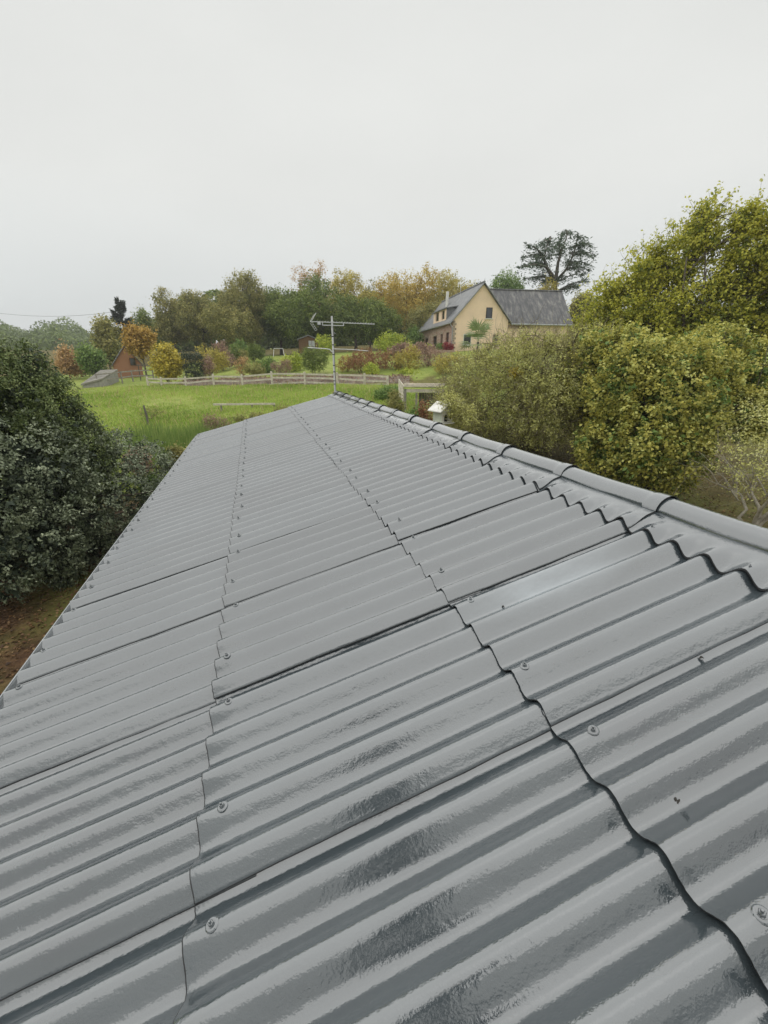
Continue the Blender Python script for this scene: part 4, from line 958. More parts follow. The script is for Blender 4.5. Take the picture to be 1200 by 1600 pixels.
# ------------------------------------------------------------------ cream house with slate roofs
def house():
    uF = 490.0; d = _fw + _rt * (uF - 600) / FPX - _up * (567 - 800) / FPX; f = d[:2] / np.hypot(*d[:2])
    A = at(706, 549, 55); z0 = A[2]
    h = empty('house', (A[0], A[1], z0), -math.atan2(f[0], f[1]), 'cream gabled house with pink stone front and dark slate roofs up on the hill', 'house')
    W, L, E, AP = 6.92, 16.6, 3.56, 7.42; hw = W / 2
    T = .25
    # local frame: x to the right along the gable, y away from the viewer
    V = [(0, 0, -1.2), (W, 0, -1.2), (W, 0, E), (hw, 0, AP), (0, 0, E)]
    P = V + [(x, T, z) for x, y, z in V]
    MB().add(P, [(0, 1, 2, 3, 4), (9, 8, 7, 6, 5)] + [(i, i + 5, (i + 1) % 5 + 5, (i + 1) % 5) for i in range(5)]).build('gable_wall', M_render, h)
    MB().add([(x, y + L, z) for x, y, z in P], [(0, 1, 2, 3, 4), (9, 8, 7, 6, 5)] + [(i, i + 5, (i + 1) % 5 + 5, (i + 1) % 5) for i in range(5)]).build('gable_wall', M_render, h)
    # stone front with real openings
    ops = [(1.6, 2.75, 0, 2.25, 'door'), (4.2, 5.15, .85, 2.2, 'window'), (7.0, 8.9, 0, 2.15, 'door'), (11.6, 13.2, .8, 2.1, 'window')]
    ys = sorted({T, L} | {o[0] for o in ops} | {o[1] for o in ops}); mb = MB()
    for a, b in zip(ys[:-1], ys[1:]):
        o = [q for q in ops if q[0] <= a and q[1] >= b]
        segs = [(-1.2, E - .02)] if not o else [(-1.2, o[0][2]), (o[0][3], E - .02)]
        for z_a, z_b in segs: mb.box((.16, (a + b) / 2, (z_a + z_b) / 2), (.32, b - a, z_b - z_a))
    mb.build('stone_front', M_stone, h)
    for a, b, z_a, z_b, kd in ops:
        w_ = MB()
        for yy in (a + .05, b - .05): w_.box((.20, yy, (z_a + z_b) / 2), (.10, .10, z_b - z_a))
        w_.box((.20, (a + b) / 2, z_b - .05), (.10, b - a - .2, .10)); w_.box((.20, (a + b) / 2, z_a + .05), (.10, b - a - .2, .10))
        w_.box((.20, (a + b) / 2, (z_a + z_b) / 2), (.08, .06, z_b - z_a - .2))
        fr = w_.build(kd, M_brown, h)
        MB().box((.24, (a + b) / 2, (z_a + z_b) / 2), (.02, b - a - .1, z_b - z_a - .1)).build('pane', M_glass, fr)
        MB().box((-.02, (a + b) / 2, z_b + .10), (.06, b - a + .3, .2)).build('lintel', M_quoin, fr)
    # quoins up the corner
    z = -1.0; k = 0; mesh = None
    while z < E - .25:
        ww = .42 if k % 2 else .26
        q = MB().box((ww / 2 - .025, -.012, z + .13), (ww, .06, .24)).build('quoin', M_quoin, h); z += .26; k += 1
    # main roof
    ov = .22; th = .14
    def slab(p, n_, mat, name, parent=h):
        p = [Vector(q) for q in p]; nv = (p[1] - p[0]).cross(p[3] - p[0]).normalized()
        if nv.z < 0: nv = -nv
        q = [c - nv * n_ for c in p]
        return MB().add(p + q, [(0, 1, 2, 3), (7, 6, 5, 4)] + [(i, i + 4, (i + 1) % 4 + 4, (i + 1) % 4) for i in range(4)]).build(name, mat, parent)
    k_ = (AP - E) / hw; zup = .16
    slab([(-.40, -ov, E - .40 * k_ + zup), (hw, -ov, AP + zup), (hw, L + T + ov, AP + zup), (-.40, L + T + ov, E - .40 * k_ + zup)], th, M_slate2, 'roof')
    slab([(hw + .001, -ov, AP + zup), (W + .34, -ov, E - .34 * k_ + zup), (W + .34, L + T + ov, E - .34 * k_ + zup), (hw + .001, L + T + ov, AP + zup)], th, M_slate, 'roof')
    for sx in (0, 1):
        a = (-.42, -ov - .03, E - .42 * k_ + zup - .10) if sx == 0 else (W + .36, -ov - .03, E - .36 * k_ + zup - .10)
        MB().bar(a, (hw, -ov - .03, AP + zup - .06), .04, .20, (0, 1, 0)).build('barge_board', M_zinc, h)
    MB().tube([(hw, -ov - .04, AP + zup + .02), (hw, L + .4, AP + zup + .02)], .11, 7).build('ridge_tile', M_slate2, h)
    MB().tube([(hw, -.25, AP + zup), (hw, -.25, AP + .55)], [.05, .015], 5).build('finial', M_zinc, h)
    gx_ = -.46; gzz = E - .40 * k_ + .02
    MB().tube([(gx_, y, gzz) for y in np.linspace(-ov, L + .4, 8)], .085, 7).build('gutter', M_zinc, h)
    MB().tube([(gx_, -.12, gzz), (gx_ + .15, -.12, gzz - .25), (-.10, -.12, gzz - .5), (-.10, -.12, -.6)], .055, 6).build('downpipe', M_zinc, h)
    # gable windows
    def win(x0, x1, za, zb, fm, name='window', surround=True):
        w_ = MB()
        for xx in (x0 + .03, x1 - .03): w_.box((xx, .0, (za + zb) / 2), (.06, .1, zb - za))
        for zz in (za + .03, zb - .03): w_.box(((x0 + x1) / 2, .0, zz), (x1 - x0 - .12, .1, .06))
        fr = w_.build(name, fm, h)
        MB().box(((x0 + x1) / 2, -.012, (za + zb) / 2), (x1 - x0 - .1, .04, zb - za - .1)).build('pane', M_glass, fr)
        MB().box(((x0 + x1) / 2, -.05, za - .05), (x1 - x0 + .24, .18, .09)).build('sill', M_white, fr)
    win(hw + .55, hw + 1.32, 3.72, 4.9, M_dark)
    win(1.35, 2.35, .75, 1.95, M_white); win(5.15, 5.75, .75, 1.9, M_brown)
    # dormer on the left slope
    y0, y1 = 3.2, 9.2; xd = .12; zb = E + xd * k_ + .05; zt = zb + 1.42; xb = (zt - E) / k_ + .1
    mb = MB(); wins = [(y0 + .75, y0 + 2.0), (y0 + 3.4, y0 + 4.9)]
    ys = [y0, wins[0][0], wins[0][1], wins[1][0], wins[1][1], y1]
    for i in range(5):
        zz = [(zb - .25, zt)] if i % 2 == 0 else [(zb - .25, zb + .22), (zt - .18, zt)]
        for a, b in zz: mb.box((xd, (ys[i] + ys[i + 1]) / 2, (a + b) / 2), (.14, ys[i + 1] - ys[i], b - a))
    dm = mb.build('dormer', M_render, h)
    for a, b in wins:
        MB().box((xd + .05, (a + b) / 2, (zb + .22 + zt - .18) / 2), (.03, b - a, zt - zb - .40)).build('pane', M_glass, dm)
    for yy in (y0 - .04, y1 + .04):
        MB().add([(xd - .05, yy + s_, zb - .3) for s_ in (-.04, .04)] + [(xd - .05, yy + s_, zt) for s_ in (-.04, .04)] + [(xb, yy + s_, zt) for s_ in (-.04, .04)], [(0, 2, 4), (1, 5, 3), (0, 1, 3, 2), (2, 3, 5, 4), (4, 5, 1, 0)]).build('cheek', M_slate2, dm)
    slab([(xd - .30, y0 - .25, zt + .0), (xb + .9, y0 - .25, zt + .42), (xb + .9, y1 + .25, zt + .42), (xd - .30, y1 + .25, zt + .0)], .12, M_slate2, 'dormer_roof', dm)
    # flue and rod
    MB().tube([(hw - 1.2, 10.4, AP - 2), (hw - 1.2, 10.4, AP + .62)], .20, 8).build('flue', M_white, h)
    MB().tube([(hw - .6, 6.6, AP - 1), (hw - .6, 6.6, AP + 1.55)], .025, 5).build('aerial_rod', M_galv, h)
    # wing to the right
    Lw = 8.3; yr = 3.45; zr = AP - .22; ze = E - .1; kk = (zr - ze) / (yr - .25)
    MB().box((W + Lw / 2, .30 + .15, (ze - 1.2) / 2), (Lw - .02, .3, ze + 1.2)).build('wing_wall', M_render, h)
    gw = [(W + Lw - .2, .3, -1.2), (W + Lw - .2, 6.6, -1.2), (W + Lw - .2, 6.6, ze), (W + Lw - .2, yr, zr), (W + Lw - .2, .3, ze)]
    MB().add(gw + [(x + .2, y, z) for x, y, z in gw], [(4, 3, 2, 1, 0), (5, 6, 7, 8, 9)] + [(i, (i + 1) % 5, (i + 1) % 5 + 5, i + 5) for i in range(5)]).build('gable_wall', M_render, h)
    x0 = W - (AP - zr) ; 
    slab([(W + .36, -.15, ze - .40 * kk + .16), (W + Lw + .25, -.15, ze - .40 * kk + .16), (W + Lw + .25, yr, zr + .16), (hw + .4, yr, zr + .16)], .12, M_slate, 'wing_roof')
    slab([(hw + .4, yr + .001, zr + .16), (W + Lw + .25, yr + .001, zr + .16), (W + Lw + .25, 6.9, ze - .2), (W + .36, 6.9, ze - .2)], .12, M_slate, 'wing_roof')
    MB().tube([(hw + .6, yr, zr + .19), (W + Lw + .28, yr, zr + .19)], .10, 7).build('ridge_tile', M_slate, h)
    MB().tube([(W + .36, -.22, ze - .40 * kk + .10), (W + Lw + .3, -.22, ze - .40 * kk + .08)], .085, 7).build('gutter', M_zinc, h)
    MB().box((W + 1.8, .27, ze - .62), (3.4, .06, .34)).build('stone_band', M_stone, h)
    # terrace
    tr = MB().box((-2.0, 5.2, -.40), (3.6, 13.5, 1.0)).build('terrace', M_stone, h)
house()
for i, (u, v, s_) in enumerate([(681, 550, .24), (688, 551, .32), (693, 552, .25)]):
    p = at(u, v, 53.5); mb = MB(); k = []
    for a in range(6):
        for b in range(8):
            th_ = math.pi * (a + .5) / 6; ph = 2 * math.pi * b / 8; r = s_ * (1 + .18 * math.sin(3 * ph + a + i))
            k.append((r * math.sin(th_) * math.cos(ph), r * math.sin(th_) * math.sin(ph), r * .75 * math.cos(th_)))
    mb.add(k, [(a * 8 + b, (a + 1) * 8 + b, (a + 1) * 8 + (b + 1) % 8, a * 8 + (b + 1) % 8) for a in range(5) for b in range(8)] + [tuple(range(8)), tuple(range(47, 39, -1))])
    o = mb.build('boulder', M_boulder, None, smooth=True); o.location = tuple(p)
    tag(o, ['small pale boulder at the left on the terrace edge', 'largest pale boulder on the terrace edge before the stone front', 'pale boulder just left of the crimson shrub'][i], 'boulder', 'boulders on the terrace edge')

# ------------------------------------------------------------------ cabin, swing, sheds
def gable_box(name, label, cat, u, v, D, w, dep, eave, ap, mat, roofmat, rz, off=.2):
    p = at(u, v, D); h = empty(name, p, rz, label, cat)
    V = [(-w / 2, 0, -.6), (w / 2, 0, -.6), (w / 2, 0, eave), (0, 0, ap), (-w / 2, 0, eave)]; P = V + [(x, dep, z) for x, y, z in V]
    MB().add(P, [(0, 1, 2, 3, 4), (9, 8, 7, 6, 5)] + [(i, i + 5, (i + 1) % 5 + 5, (i + 1) % 5) for i in range(5)]).build('wall', mat, h)
    k = (ap - eave) / (w / 2)
    for s_ in (-1, 1):
        q = [(s_ * (w / 2 + off), -off, eave - off * k + .02), (0, -off, ap + .02), (0, dep + off, ap + .02), (s_ * (w / 2 + off), dep + off, eave - off * k + .02)]
        q = q + [(x, y, z + .12) for x, y, z in q]
        MB().add(q, [(0, 1, 2, 3), (7, 6, 5, 4)] + [(i, i + 4, (i + 1) % 4 + 4, (i + 1) % 4) for i in range(4)]).build('roof', roofmat, h)
    return h
def face_rz(u): 
    p = at(u, 560, 10); return -math.atan2(p[0], p[1])
cb = gable_box('cabin', 'small brown wooden cabin with one pale curtained window under the dark trees', 'cabin', 483, 554, 64, 2.7, 2.4, 1.95, 2.45, M_cabin, M_slate2, face_rz(483))
fr = MB()
for x in (-.02, .92): fr.box((x, -.03, 1.42), (.07, .07, .94))
for z in (.98, 1.86): fr.box((.45, -.03, z), (.87, .07, .07))
fr.box((.45, -.03, 1.42), (.05, .06, .82)); fr = fr.build('window', M_cabin, cb)
MB().box((.45, -.012, 1.42), (.86, .03, .84)).build('pane', simple('curtained_pane', (.42, .43, .46), .3, .2, 3), fr)
bs = gable_box('brick_shed', 'little orange brick gabled shed under dark tiles at the left', 'shed', 203, 588, 57, 2.75, 3.6, 1.25, 3.1, M_brick, M_slate, face_rz(202) + .04, .16)
w_ = MB()
for x in (.30, .80): w_.box((x, -.03, 1.55), (.07, .08, .8))
for z in (1.18, 1.92): w_.box((.55, -.03, z), (.43, .08, .06))
w_ = w_.build('window', M_brown, bs); MB().box((.55, -.012, 1.55), (.44, .03, .72)).build('pane', M_glass, w_)
def low_building():
    pts = [at(126, 600, 44), at(157, 578, 49), at(184, 577, 51), at(160, 591, 45.5)]; c = np.mean(pts, 0)
    h = empty('outbuilding', (c[0], c[1], c[2] - 1.2), 0, 'low outbuilding with a pale grey weathered sloping roof below the brick shed', 'outbuilding')
    q = [tuple(p - c + np.array([0, 0, 1.2])) for p in pts]; lo = [(x, y, z - .14) for x, y, z in q]
    MB().add(q + lo, [(0, 1, 2, 3), (7, 6, 5, 4)] + [(i, i + 4, (i + 1) % 4 + 4, (i + 1) % 4) for i in range(4)]).build('roof', M_fibro, h)
    m = np.mean(q, 0); w = [tuple(m + (np.array(p) - m) * (.94, .94, 1) - np.array([0, 0, .16])) for p in q]; b = [(x, y, z - 2.2) for x, y, z in w]
    MB().add(w + b, [(0, 1, 2, 3), (7, 6, 5, 4)] + [(i, i + 4, (i + 1) % 4 + 4, (i + 1) % 4) for i in range(4)]).build('wall', M_concrete, h)
low_building()
p = at(230, 580, 50); z0 = gz(p[0], p[1]); tz = at(230, 570.5, 50)[2] - z0
tb_ = empty('garden_table', (p[0], p[1], z0), face_rz(230), 'dark flat garden table beside the orange tree', 'table')
MB().box((0, 0, tz), (1.7, .8, .09)).build('tabletop', M_wood_dark, tb_)
for x in (-.7, .7):
    for y in (-.3, .3): MB().box((x, y, tz / 2 - .06), (.08, .08, tz + .05)).build('leg', M_wood_dark, tb_)
p = at(436, 557, 66); z0 = gz(p[0], p[1]); hgt = at(436, 544.5, 66)[2] - z0
sw = empty('swing_frame', (p[0], p[1], z0), face_rz(436), 'thin grey metal swing frame on the upper lawn', 'swing')
MB().tube([(-.62, 0, hgt), (.62, 0, hgt)], .035, 6).build('top_bar', M_galv, sw)
for s_ in (-1, 1):
    for y in (-.6, .6): MB().tube([(s_ * .62, 0, hgt), (s_ * .80, y, -.1)], .03, 6).build('leg', M_galv, sw)

# planted bank of soil behind the fence
def soil_bank():
    us = np.linspace(286, 640, 90); fs = np.linspace(0, 1, 9); V = []
    for u in us:
        fd_ = np.interp(u, [p[0] for p in FENCE], [p[3] for p in FENCE])
        for f in fs:
            q = at(u, 600, fd_ + .35 + f * 3.6 * (1 + .12 * math.sin(u * .07)))
            z = gz(q[0], q[1]) + .03 + .26 * math.sin(math.pi * f) ** .7 * (1 + .3 * math.sin(u * .21 + f * 5)) * min(1, (u - 284) / 12, (642 - u) / 12)
            V.append((q[0], q[1], z if 0 < f < 1 else z - .12))
    i = np.arange(len(V)).reshape(len(us), len(fs)); Qs = np.stack([i[:-1, :-1], i[1:, :-1], i[1:, 1:], i[:-1, 1:]], -1).reshape(-1, 4)
    tag(mesh_np('soil_bank', np.array(V), Qs, simple('dry_soil', (.17, .14, .105), .95, .45, 1.8, .05), smooth=True), 'brown planted soil bank behind the rail fence', 'soil', kind='structure')
    B = np.array(V); k = rng.integers(0, len(B), 5000); P = B[k] + rng.normal(0, .22, (5000, 3)) * (1, 1, .0)
    P[:, 2] += rng.uniform(0, .12, 5000); V2, Q2 = leaf_cards(P, rng.normal(0, 1, P.shape) + np.array([0, 0, .8]), .13 * rng.uniform(.5, 1.4, 5000), .45)
    tag(mesh_np('border_plants', V2, Q2, LM('plum'), None, tint=np.clip(rng.normal(.35, .25, 5000), 0, 1).repeat(4)), 'withered low plants covering the soil bank', 'plants', kind='stuff')
soil_bank()
# ------------------------------------------------------------------ rail fences
def rail_fence(name, label, spec, mat, rails, post_w, rail_h, group=None):
    base = [at(u, b, D) for u, t_, b, D in spec]; tops = [at(u, t_, D)[2] for u, t_, b, D in spec]
    g0 = [gz(p[0], p[1]) for p in base]
    c = base[len(base) // 2]; r = empty(name, (c[0], c[1], g0[len(base) // 2]), 0, label, 'fence', group); o = np.array(r.location)
    P = []
    for i, p in enumerate(base):
        zt = tops[i]; zb = min(g0[i], p[2]); P.append((np.array([p[0], p[1], 0]), zb, zt))
        jx, jy = rng.normal(0, .02, 2)
        MB().tube([(p[0] - o[0], p[1] - o[1], zb - .4 - o[2]), (p[0] + jx - o[0], p[1] + jy - o[1], zt - o[2])], [post_w * .55, post_w * .48], 7).build('post', mat, r)
    for (a, za, ta), (b, zb, tb) in zip(P[:-1], P[1:]):
        for f in rails:
            ja, jb = rng.normal(0, .025, 2); d = unit(np.array([b[1] - a[1], a[0] - b[0], 0])) * -.05
            A = a + d + [0, 0, za + (ta - za) * f + ja] - o; B = b + d + [0, 0, zb + (tb - zb) * f + jb] - o
            e_ = (B - A) * .02; MB().bar(A - e_, B + e_, .05, rail_h).build('rail', mat, r)
    return r
rail_fence('rail_fence', 'pale weathered post and rail fence running along the top of the paddock', FENCE, M_wood, (.22, .55, .86), .16, .115)
rail_fence('rail_fence', 'grey low rail fence in front of the brick shed and orange tree', [(152, 584, 597, 46), (190, 580, 592, 48), (207, 578, 590, 49), (240, 577, 590, 50)], M_wood_grey, (.45, .92), .12, .11)
def paddock_bits():
    p = at(231, 664, 23.5); z0 = gz(p[0], p[1]); zt = at(230, 633, 23.5)[2]
    r = MB().tube([(0, 0, -.3), (.02, 0, (zt - z0) * .5), (-.03, .02, zt - z0)], [.055, .05, .042], 7).build('leaning_post', M_wood_dark, None); r.location = (p[0], p[1], z0)
    tag(r, 'lone thin dark wooden post standing in the paddock grass', 'post')
    S('hawthorn_whip', 'sparse dark thorny growth around the lone paddock post', 236, 636, 22, 24.5, 'olive_brown', leaf=.05, n=420, base_v=652, stems=30)
    a, b = at(333, 632, 24.5), at(430, 631, 24); c = (a + b) / 2; z0 = gz(c[0], c[1])
    r = empty('timber_rail', (c[0], c[1], z0), 0, 'single grey timber rail on posts across the paddock just beyond the roof', 'rail'); o = np.array(r.location)
    MB().bar(a - o, b - o, .08, .095).build('rail', M_wood, r)
    for f in (.12, .62, .98):
        q = a + (b - a) * f; zb = gz(q[0], q[1]); MB().tube([(q[0] - o[0], q[1] - o[1] + .09, zb - .3 - o[2]), (q[0] - o[0], q[1] - o[1] + .09, q[2] + .04 - o[2])], .05, 6).build('post', M_wood_grey, r)
paddock_bits()
# plank lean-to
def lean_to():
    D = 21.5; p = at(631, 640, D); z0 = gz(p[0], p[1]); rz = face_rz(655) - .10
    r = empty('lean_to', (p[0], p[1], z0), rz, 'low weathered plank lean to with dark vertical boards beyond the ridge', 'shelter')
    H = at(631, 603, D)[2] - z0; px = span(631, 1, D); Wd = 62 * px
    for i, (dy, dz) in enumerate(((0, 0), (.26, .05), (.52, .10))):
        MB().box((Wd / 2, dy, H + dz - .03), (Wd + .1, .24, .05), M=Matrix.Rotation(-.18, 3, 'X')).build('roof_plank', M_wood, r)
    MB().box((Wd / 2 + .05, -.02, H - .22), (Wd, .05, .16)).build('beam', M_wood, r)
    MB().box((.06, .0, (H - .12) / 2 - .15), (.11, .11, H + .15)).build('post', M_wood_grey, r); MB().box((.62, .02, (H - .32) / 2 - .15), (.09, .09, H - .05)).build('post', M_wood_grey, r)
    MB().box((Wd, .0, (H - .32) / 2 - .15), (.11, .11, H - .05)).build('post', M_wood_grey, r)
    for i in range(4): MB().bar((-.03 - .0 * i, .1, H - .08 - i * .21), (-.42, .95, H + .22 - i * .21), .035, .17).build('side_board', M_wood, r)
    x = .70; i = 0
    while x < Wd - .08:
        w = .15 + .02 * math.sin(i * 5.1); MB().box((x + w / 2, .34 + .008 * math.sin(i * 3), (H - .35) / 2 - .15), (w - .012, .025, H - .02)).build('board', M_wood_dark, r); x += w; i += 1
lean_to()
def bird_house():
    D = 14.4; b = at(691, 668, D); z0 = gz(b[0], b[1]); zt = at(700, 660, D)[2] - z0
    r = empty('bird_house', (b[0], b[1], z0), face_rz(700) + .62, 'white painted bird house with an arched dark hole just beyond the ridge', 'bird house')
    w, dp, h = .44, .50, .46
    MB().tube([(0, 0, -.3), (0, 0, zt - .02)], .05, 8).build('post', M_white, r)
    MB().box((0, 0, zt + .0), (.56, .66, .035)).build('base_board', M_white, r)
    V = [(-w / 2, zt + .02), (w / 2, zt + .02), (w / 2, zt + h), (0, zt + h + .17), (-w / 2, zt + h)]
    P = [(x, -dp / 2, z) for x, z in V] + [(x, dp / 2, z) for x, z in V]
    MB().add(P, [(0, 1, 2, 3, 4), (9, 8, 7, 6, 5)] + [(i, i + 5, (i + 1) % 5 + 5, (i + 1) % 5) for i in range(5)]).build('body', M_pale, r)
    MB().box((0, -dp / 2 - .008, zt + .24), (w - .02, .014, .42)).build('front_board', M_white, r)
    hole = MB(); n = 9; pts = [(-.065, zt + .06), (.065, zt + .06)] + [(.065 * math.cos(math.pi * i / n), zt + .20 + .075 * math.sin(math.pi * i / n)) for i in range(n + 1)]
    q = [(x - .06, -dp / 2 - .018, z) for x, z in pts]; q += [(x, -dp / 2 - .012, z) for x, _, z in q]; m = len(pts)
    hole.add(q, [tuple(range(m)), tuple(range(2 * m - 1, m - 1, -1))] + [(i, i + m, (i + 1) % m + m, (i + 1) % m) for i in range(m)]).build('entrance_hole', M_dark, r)
    MB().box((.12, -dp / 2 - .017, zt + .20), (.035, .008, .16)).build('slot', M_dark, r)
    for s_ in (-1, 1):
        k = .17 / (w / 2); a = w / 2 + .14
        q = [(s_ * a, -dp / 2 - .14, zt + h - .14 * k + .01), (0, -dp / 2 - .14, zt + h + .18), (0, dp / 2 + .14, zt + h + .18), (s_ * a, dp / 2 + .14, zt + h - .14 * k + .01)]
        q += [(x, y, z + .028) for x, y, z in q]
        MB().add(q, [(0, 1, 2, 3), (7, 6, 5, 4)] + [(i, i + 4, (i + 1) % 4 + 4, (i + 1) % 4) for i in range(4)]).build('roof_board', M_white, r)
bird_house()
# ------------------------------------------------------------------ aerial on the far gable
def aerial():
    base = np.array([RX - .03, Y_END + .10, 0]); D = float(np.hypot(base[0], base[1])); zt = at(525, 494, D)[2]; zb = at(525.5, 625, D)[2]
    r = empty('television_aerial', (base[0], base[1], zb), face_rz(525), 'slim pale television aerial on a tall mast at the far end of the ridge', 'aerial')
    Hm = zt - zb; px = span(525, 1, D)
    MB().tube([(0.01, 0, -.5), (0, 0, Hm * .5), (-.005, 0, Hm)], .028, 10).build('mast', M_galv, r)
    z_ = lambda v: at(525, v, D)[2] - zb
    for i, v in enumerate((526, 539, 554, 571, 581, 595, 600)):
        MB().tube([(0, 0, z_(v) - .012), (0, 0, z_(v) + .012)], .0305, 10).build('tape_band', M_dark, r)
    MB().tube([(.034, -.01, -.4), (.036, -.012, Hm * .4), (.034, -.01, z_(510))], .007, 5).build('cable', M_wire, r)
    for v in (612, 618): MB().tube([(0, 0, z_(v)), (0, -.12, z_(v))], .02, 6).build('wall_bracket', M_galv, r)
    ang = .20; c, s_ = math.cos(ang), math.sin(ang)
    def B(x, y, z): return (x * c - y * s_, x * s_ + y * c - .045, z)
    zb_ = z_(504); x0, x1 = -33 * px, 67 * px; tl = -.012
    zz = lambda x: zb_ + tl * x
    b_ = MB().bar(B(x0, 0, zz(x0)), B(x1, 0, zz(x1)), .022, .022).build('boom', M_alu, r)
    dirs = np.linspace(-23 * px, 66 * px, 22)
    for i, x in enumerate(dirs):
        l = .085 - .001 * i; MB().tube([B(x, -l, zz(x) + .022), B(x, l, zz(x) + .022)], .0045, 5).build('director', M_alu, r)
    zl = z_(508.6); sb = MB()
    sb.bar(B(-15 * px, 0, zl), B(18 * px, 0, zl), .02, .02); sb.bar(B(-15 * px, 0, zl - .01), B(-15 * px, 0, zb_ + .01), .02, .02); sb.bar(B(17.6 * px, 0, zl - .01), B(17.6 * px, 0, zb_), .02, .02); sb.build('support_boom', M_alu, r)
    MB().box(B(-20 * px, 0, zb_ - .04), (.09, .05, .06)).build('dipole_box', M_alu, r)
    MB().box((0, -.035, zl + .02), (.05, .06, .09)).build('mast_clamp', M_galv, r)
    for sg in (1, -1):                                            # corner reflector: two grids of rods
        g = MB(); tip = (x0 + 8 * px, zb_ + sg * 11.5 * px); rt_ = (x0 + .02, zb_ + sg * .02)
        for y in (-.17, .17): g.tube([B(rt_[0], y, rt_[1]), B(tip[0], y, tip[1])], .006, 5)
        for f in (.05, .3, .55, .78, 1.0): 
            x = rt_[0] + (tip[0] - rt_[0]) * f; z = rt_[1] + (tip[1] - rt_[1]) * f; g.tube([B(x, -.19, z), B(x, .19, z)], .006, 5)
        g.build('reflector_grid', M_alu, r)
    zf = z_(545); f_ = MB(); f_.tube([(-.02, -.03, zf - .10), (-.10, -.03, zf - .02), (-.22, -.03, zf + .0), (-39 * px, .02, zf + .03)], .013, 6); f_.tube([(.0, -.03, zf - .005), (28 * px, -.02, zf - .02), (55 * px, .02, zf - .06)], .010, 6); f_.build('dipole_arm', M_alu, r)
aerial()
# overhead wire
a, b = at(-60, 480, 120), at(185, 486, 96); n = 24
w_ = MB().tube([a + (b - a) * i / n - np.array([0, 0, 1.2 * 4 * (i / n) * (1 - i / n)]) for i in range(n + 1)], .022, 4).build('overhead_wire', M_wire, None)
tag(w_, 'thin overhead wire crossing the pale sky at the far left', 'wire')

# ------------------------------------------------------------------ grass, rushes, litter (uncountable)
def blades(name, label, cat, X, Y, hgt, wid, pal, t_, lean=.35, trans=.5):
    n = len(X); Z = ground_z(X, Y) + .06 * vnoise(X, Y, 1.1, 1) * np.clip((np.hypot(X, Y) - 12) / 6, 0, 1)
    h = hgt * rng.uniform(.5, 1.4, n); ax = unit(np.array([0, 0, 1.0]) + rng.normal(0, lean, (n, 3)) * (1, 1, .2))
    P = np.stack([X, Y, Z], 1) + ax * (h * .45)[:, None]
    Nr = rng.normal(0, 1, (n, 3)) * (1, 1, .3) + np.array([0, 0, .5])
    Nr = Nr - (Nr * ax).sum(1, keepdims=True) * ax; s_ = np.cross(unit(Nr), ax); V = np.empty((n, 4, 3)); w = (wid * rng.uniform(.6, 1.4, n))[:, None]
    V[:, 0] = P - ax * h[:, None] * .5; V[:, 2] = P + ax * h[:, None] * .5; V[:, 1] = P + s_ * w * .5 - ax * h[:, None] * .1; V[:, 3] = P - s_ * w * .5 - ax * h[:, None] * .1
    o = mesh_np(name, V.reshape(-1, 3), np.arange(4 * n).reshape(n, 4), leaf_mat('blades_' + pal, PAL[pal], trans=trans, rough=.7), None, tint=np.clip(t_, 0, 1).repeat(4))
    return tag(o, label, cat, kind='stuff')
n = 190000; X = rng.uniform(-24, 12.5, n); Y = rng.uniform(14, 42, n); Dd = np.hypot(X, Y)
bu, _ = prj(np.stack([X, Y, np.full(n, 2.5)], 1)); fd = np.interp(bu, [p[0] for p in FENCE], [p[3] for p in FENCE])
k = (Dd > 14.5) & (Dd < fd + .1) & (bu > -20) & (bu < 680); X, Y, Dd = X[k], Y[k], Dd[k]
ptc = vnoise(X, Y, .42, 7); rough_ = np.clip((25 - Dd) / 9, 0, 1)
blades('grass', 'long bright green paddock grass in tufts', 'grass', X, Y, .13 + .10 * rough_ + .05 * (ptc > .3), .045, 'grass', .46 + .30 * ptc + rng.normal(0, .15, len(X)), .45)
k = rng.random(len(X)) < np.clip(.10 + .25 * rough_ - .2 * ptc * rough_, 0, 1) * .5
blades('dry_grass', 'straw coloured seed heads standing through the paddock grass', 'grass', X[k] + rng.normal(0, .1, k.sum()), Y[k], .30, .03, 'dry_grass', rng.normal(.5, .2, k.sum()), .3)
X, Y = [], []
for u, D, m, r in ((245, 18.2, 1500, 1.0), (270, 17.4, 1500, 1.0), (300, 18.5, 1500, 1.0), (232, 20, 900, 1.0), (330, 19.6, 700, 1.0)):
    p = at(u, 680, D); X.append(p[0] + rng.normal(0, r * .5, m)); Y.append(p[1] + rng.normal(0, r * .5, m))
X = np.concatenate(X); Y = np.concatenate(Y)
blades('rushes', 'dark green upright rushes beyond the shed corner', 'rushes', X, Y, .75, .022, 'rush', rng.normal(.5, .2, len(X)), .14, .3)
X = np.concatenate([rng.uniform(-9, -1.4, 15000), rng.uniform(9, 22, 14000)]); Y = np.concatenate([rng.uniform(2, 14, 15000), rng.uniform(4, 17, 14000)])
Z = ground_z(X, Y) + .012; n = len(X)
V, Qd = leaf_cards(np.stack([X, Y, Z], 1), np.array([0, 0, 1.0]) + rng.normal(0, .35, (n, 3)), .062 * rng.uniform(.5, 1.4, n), .65)
tag(mesh_np('leaf_litter', V, Qd, leaf_mat('litter', [(.05, .028, .016), (.13, .07, .035), (.22, .13, .06), (.30, .20, .09)], trans=.1), None, tint=np.clip(rng.normal(.45, .25, n), 0, 1).repeat(4)), 'brown fallen leaves lying on the ground beside the shed', 'leaf litter', kind='stuff')

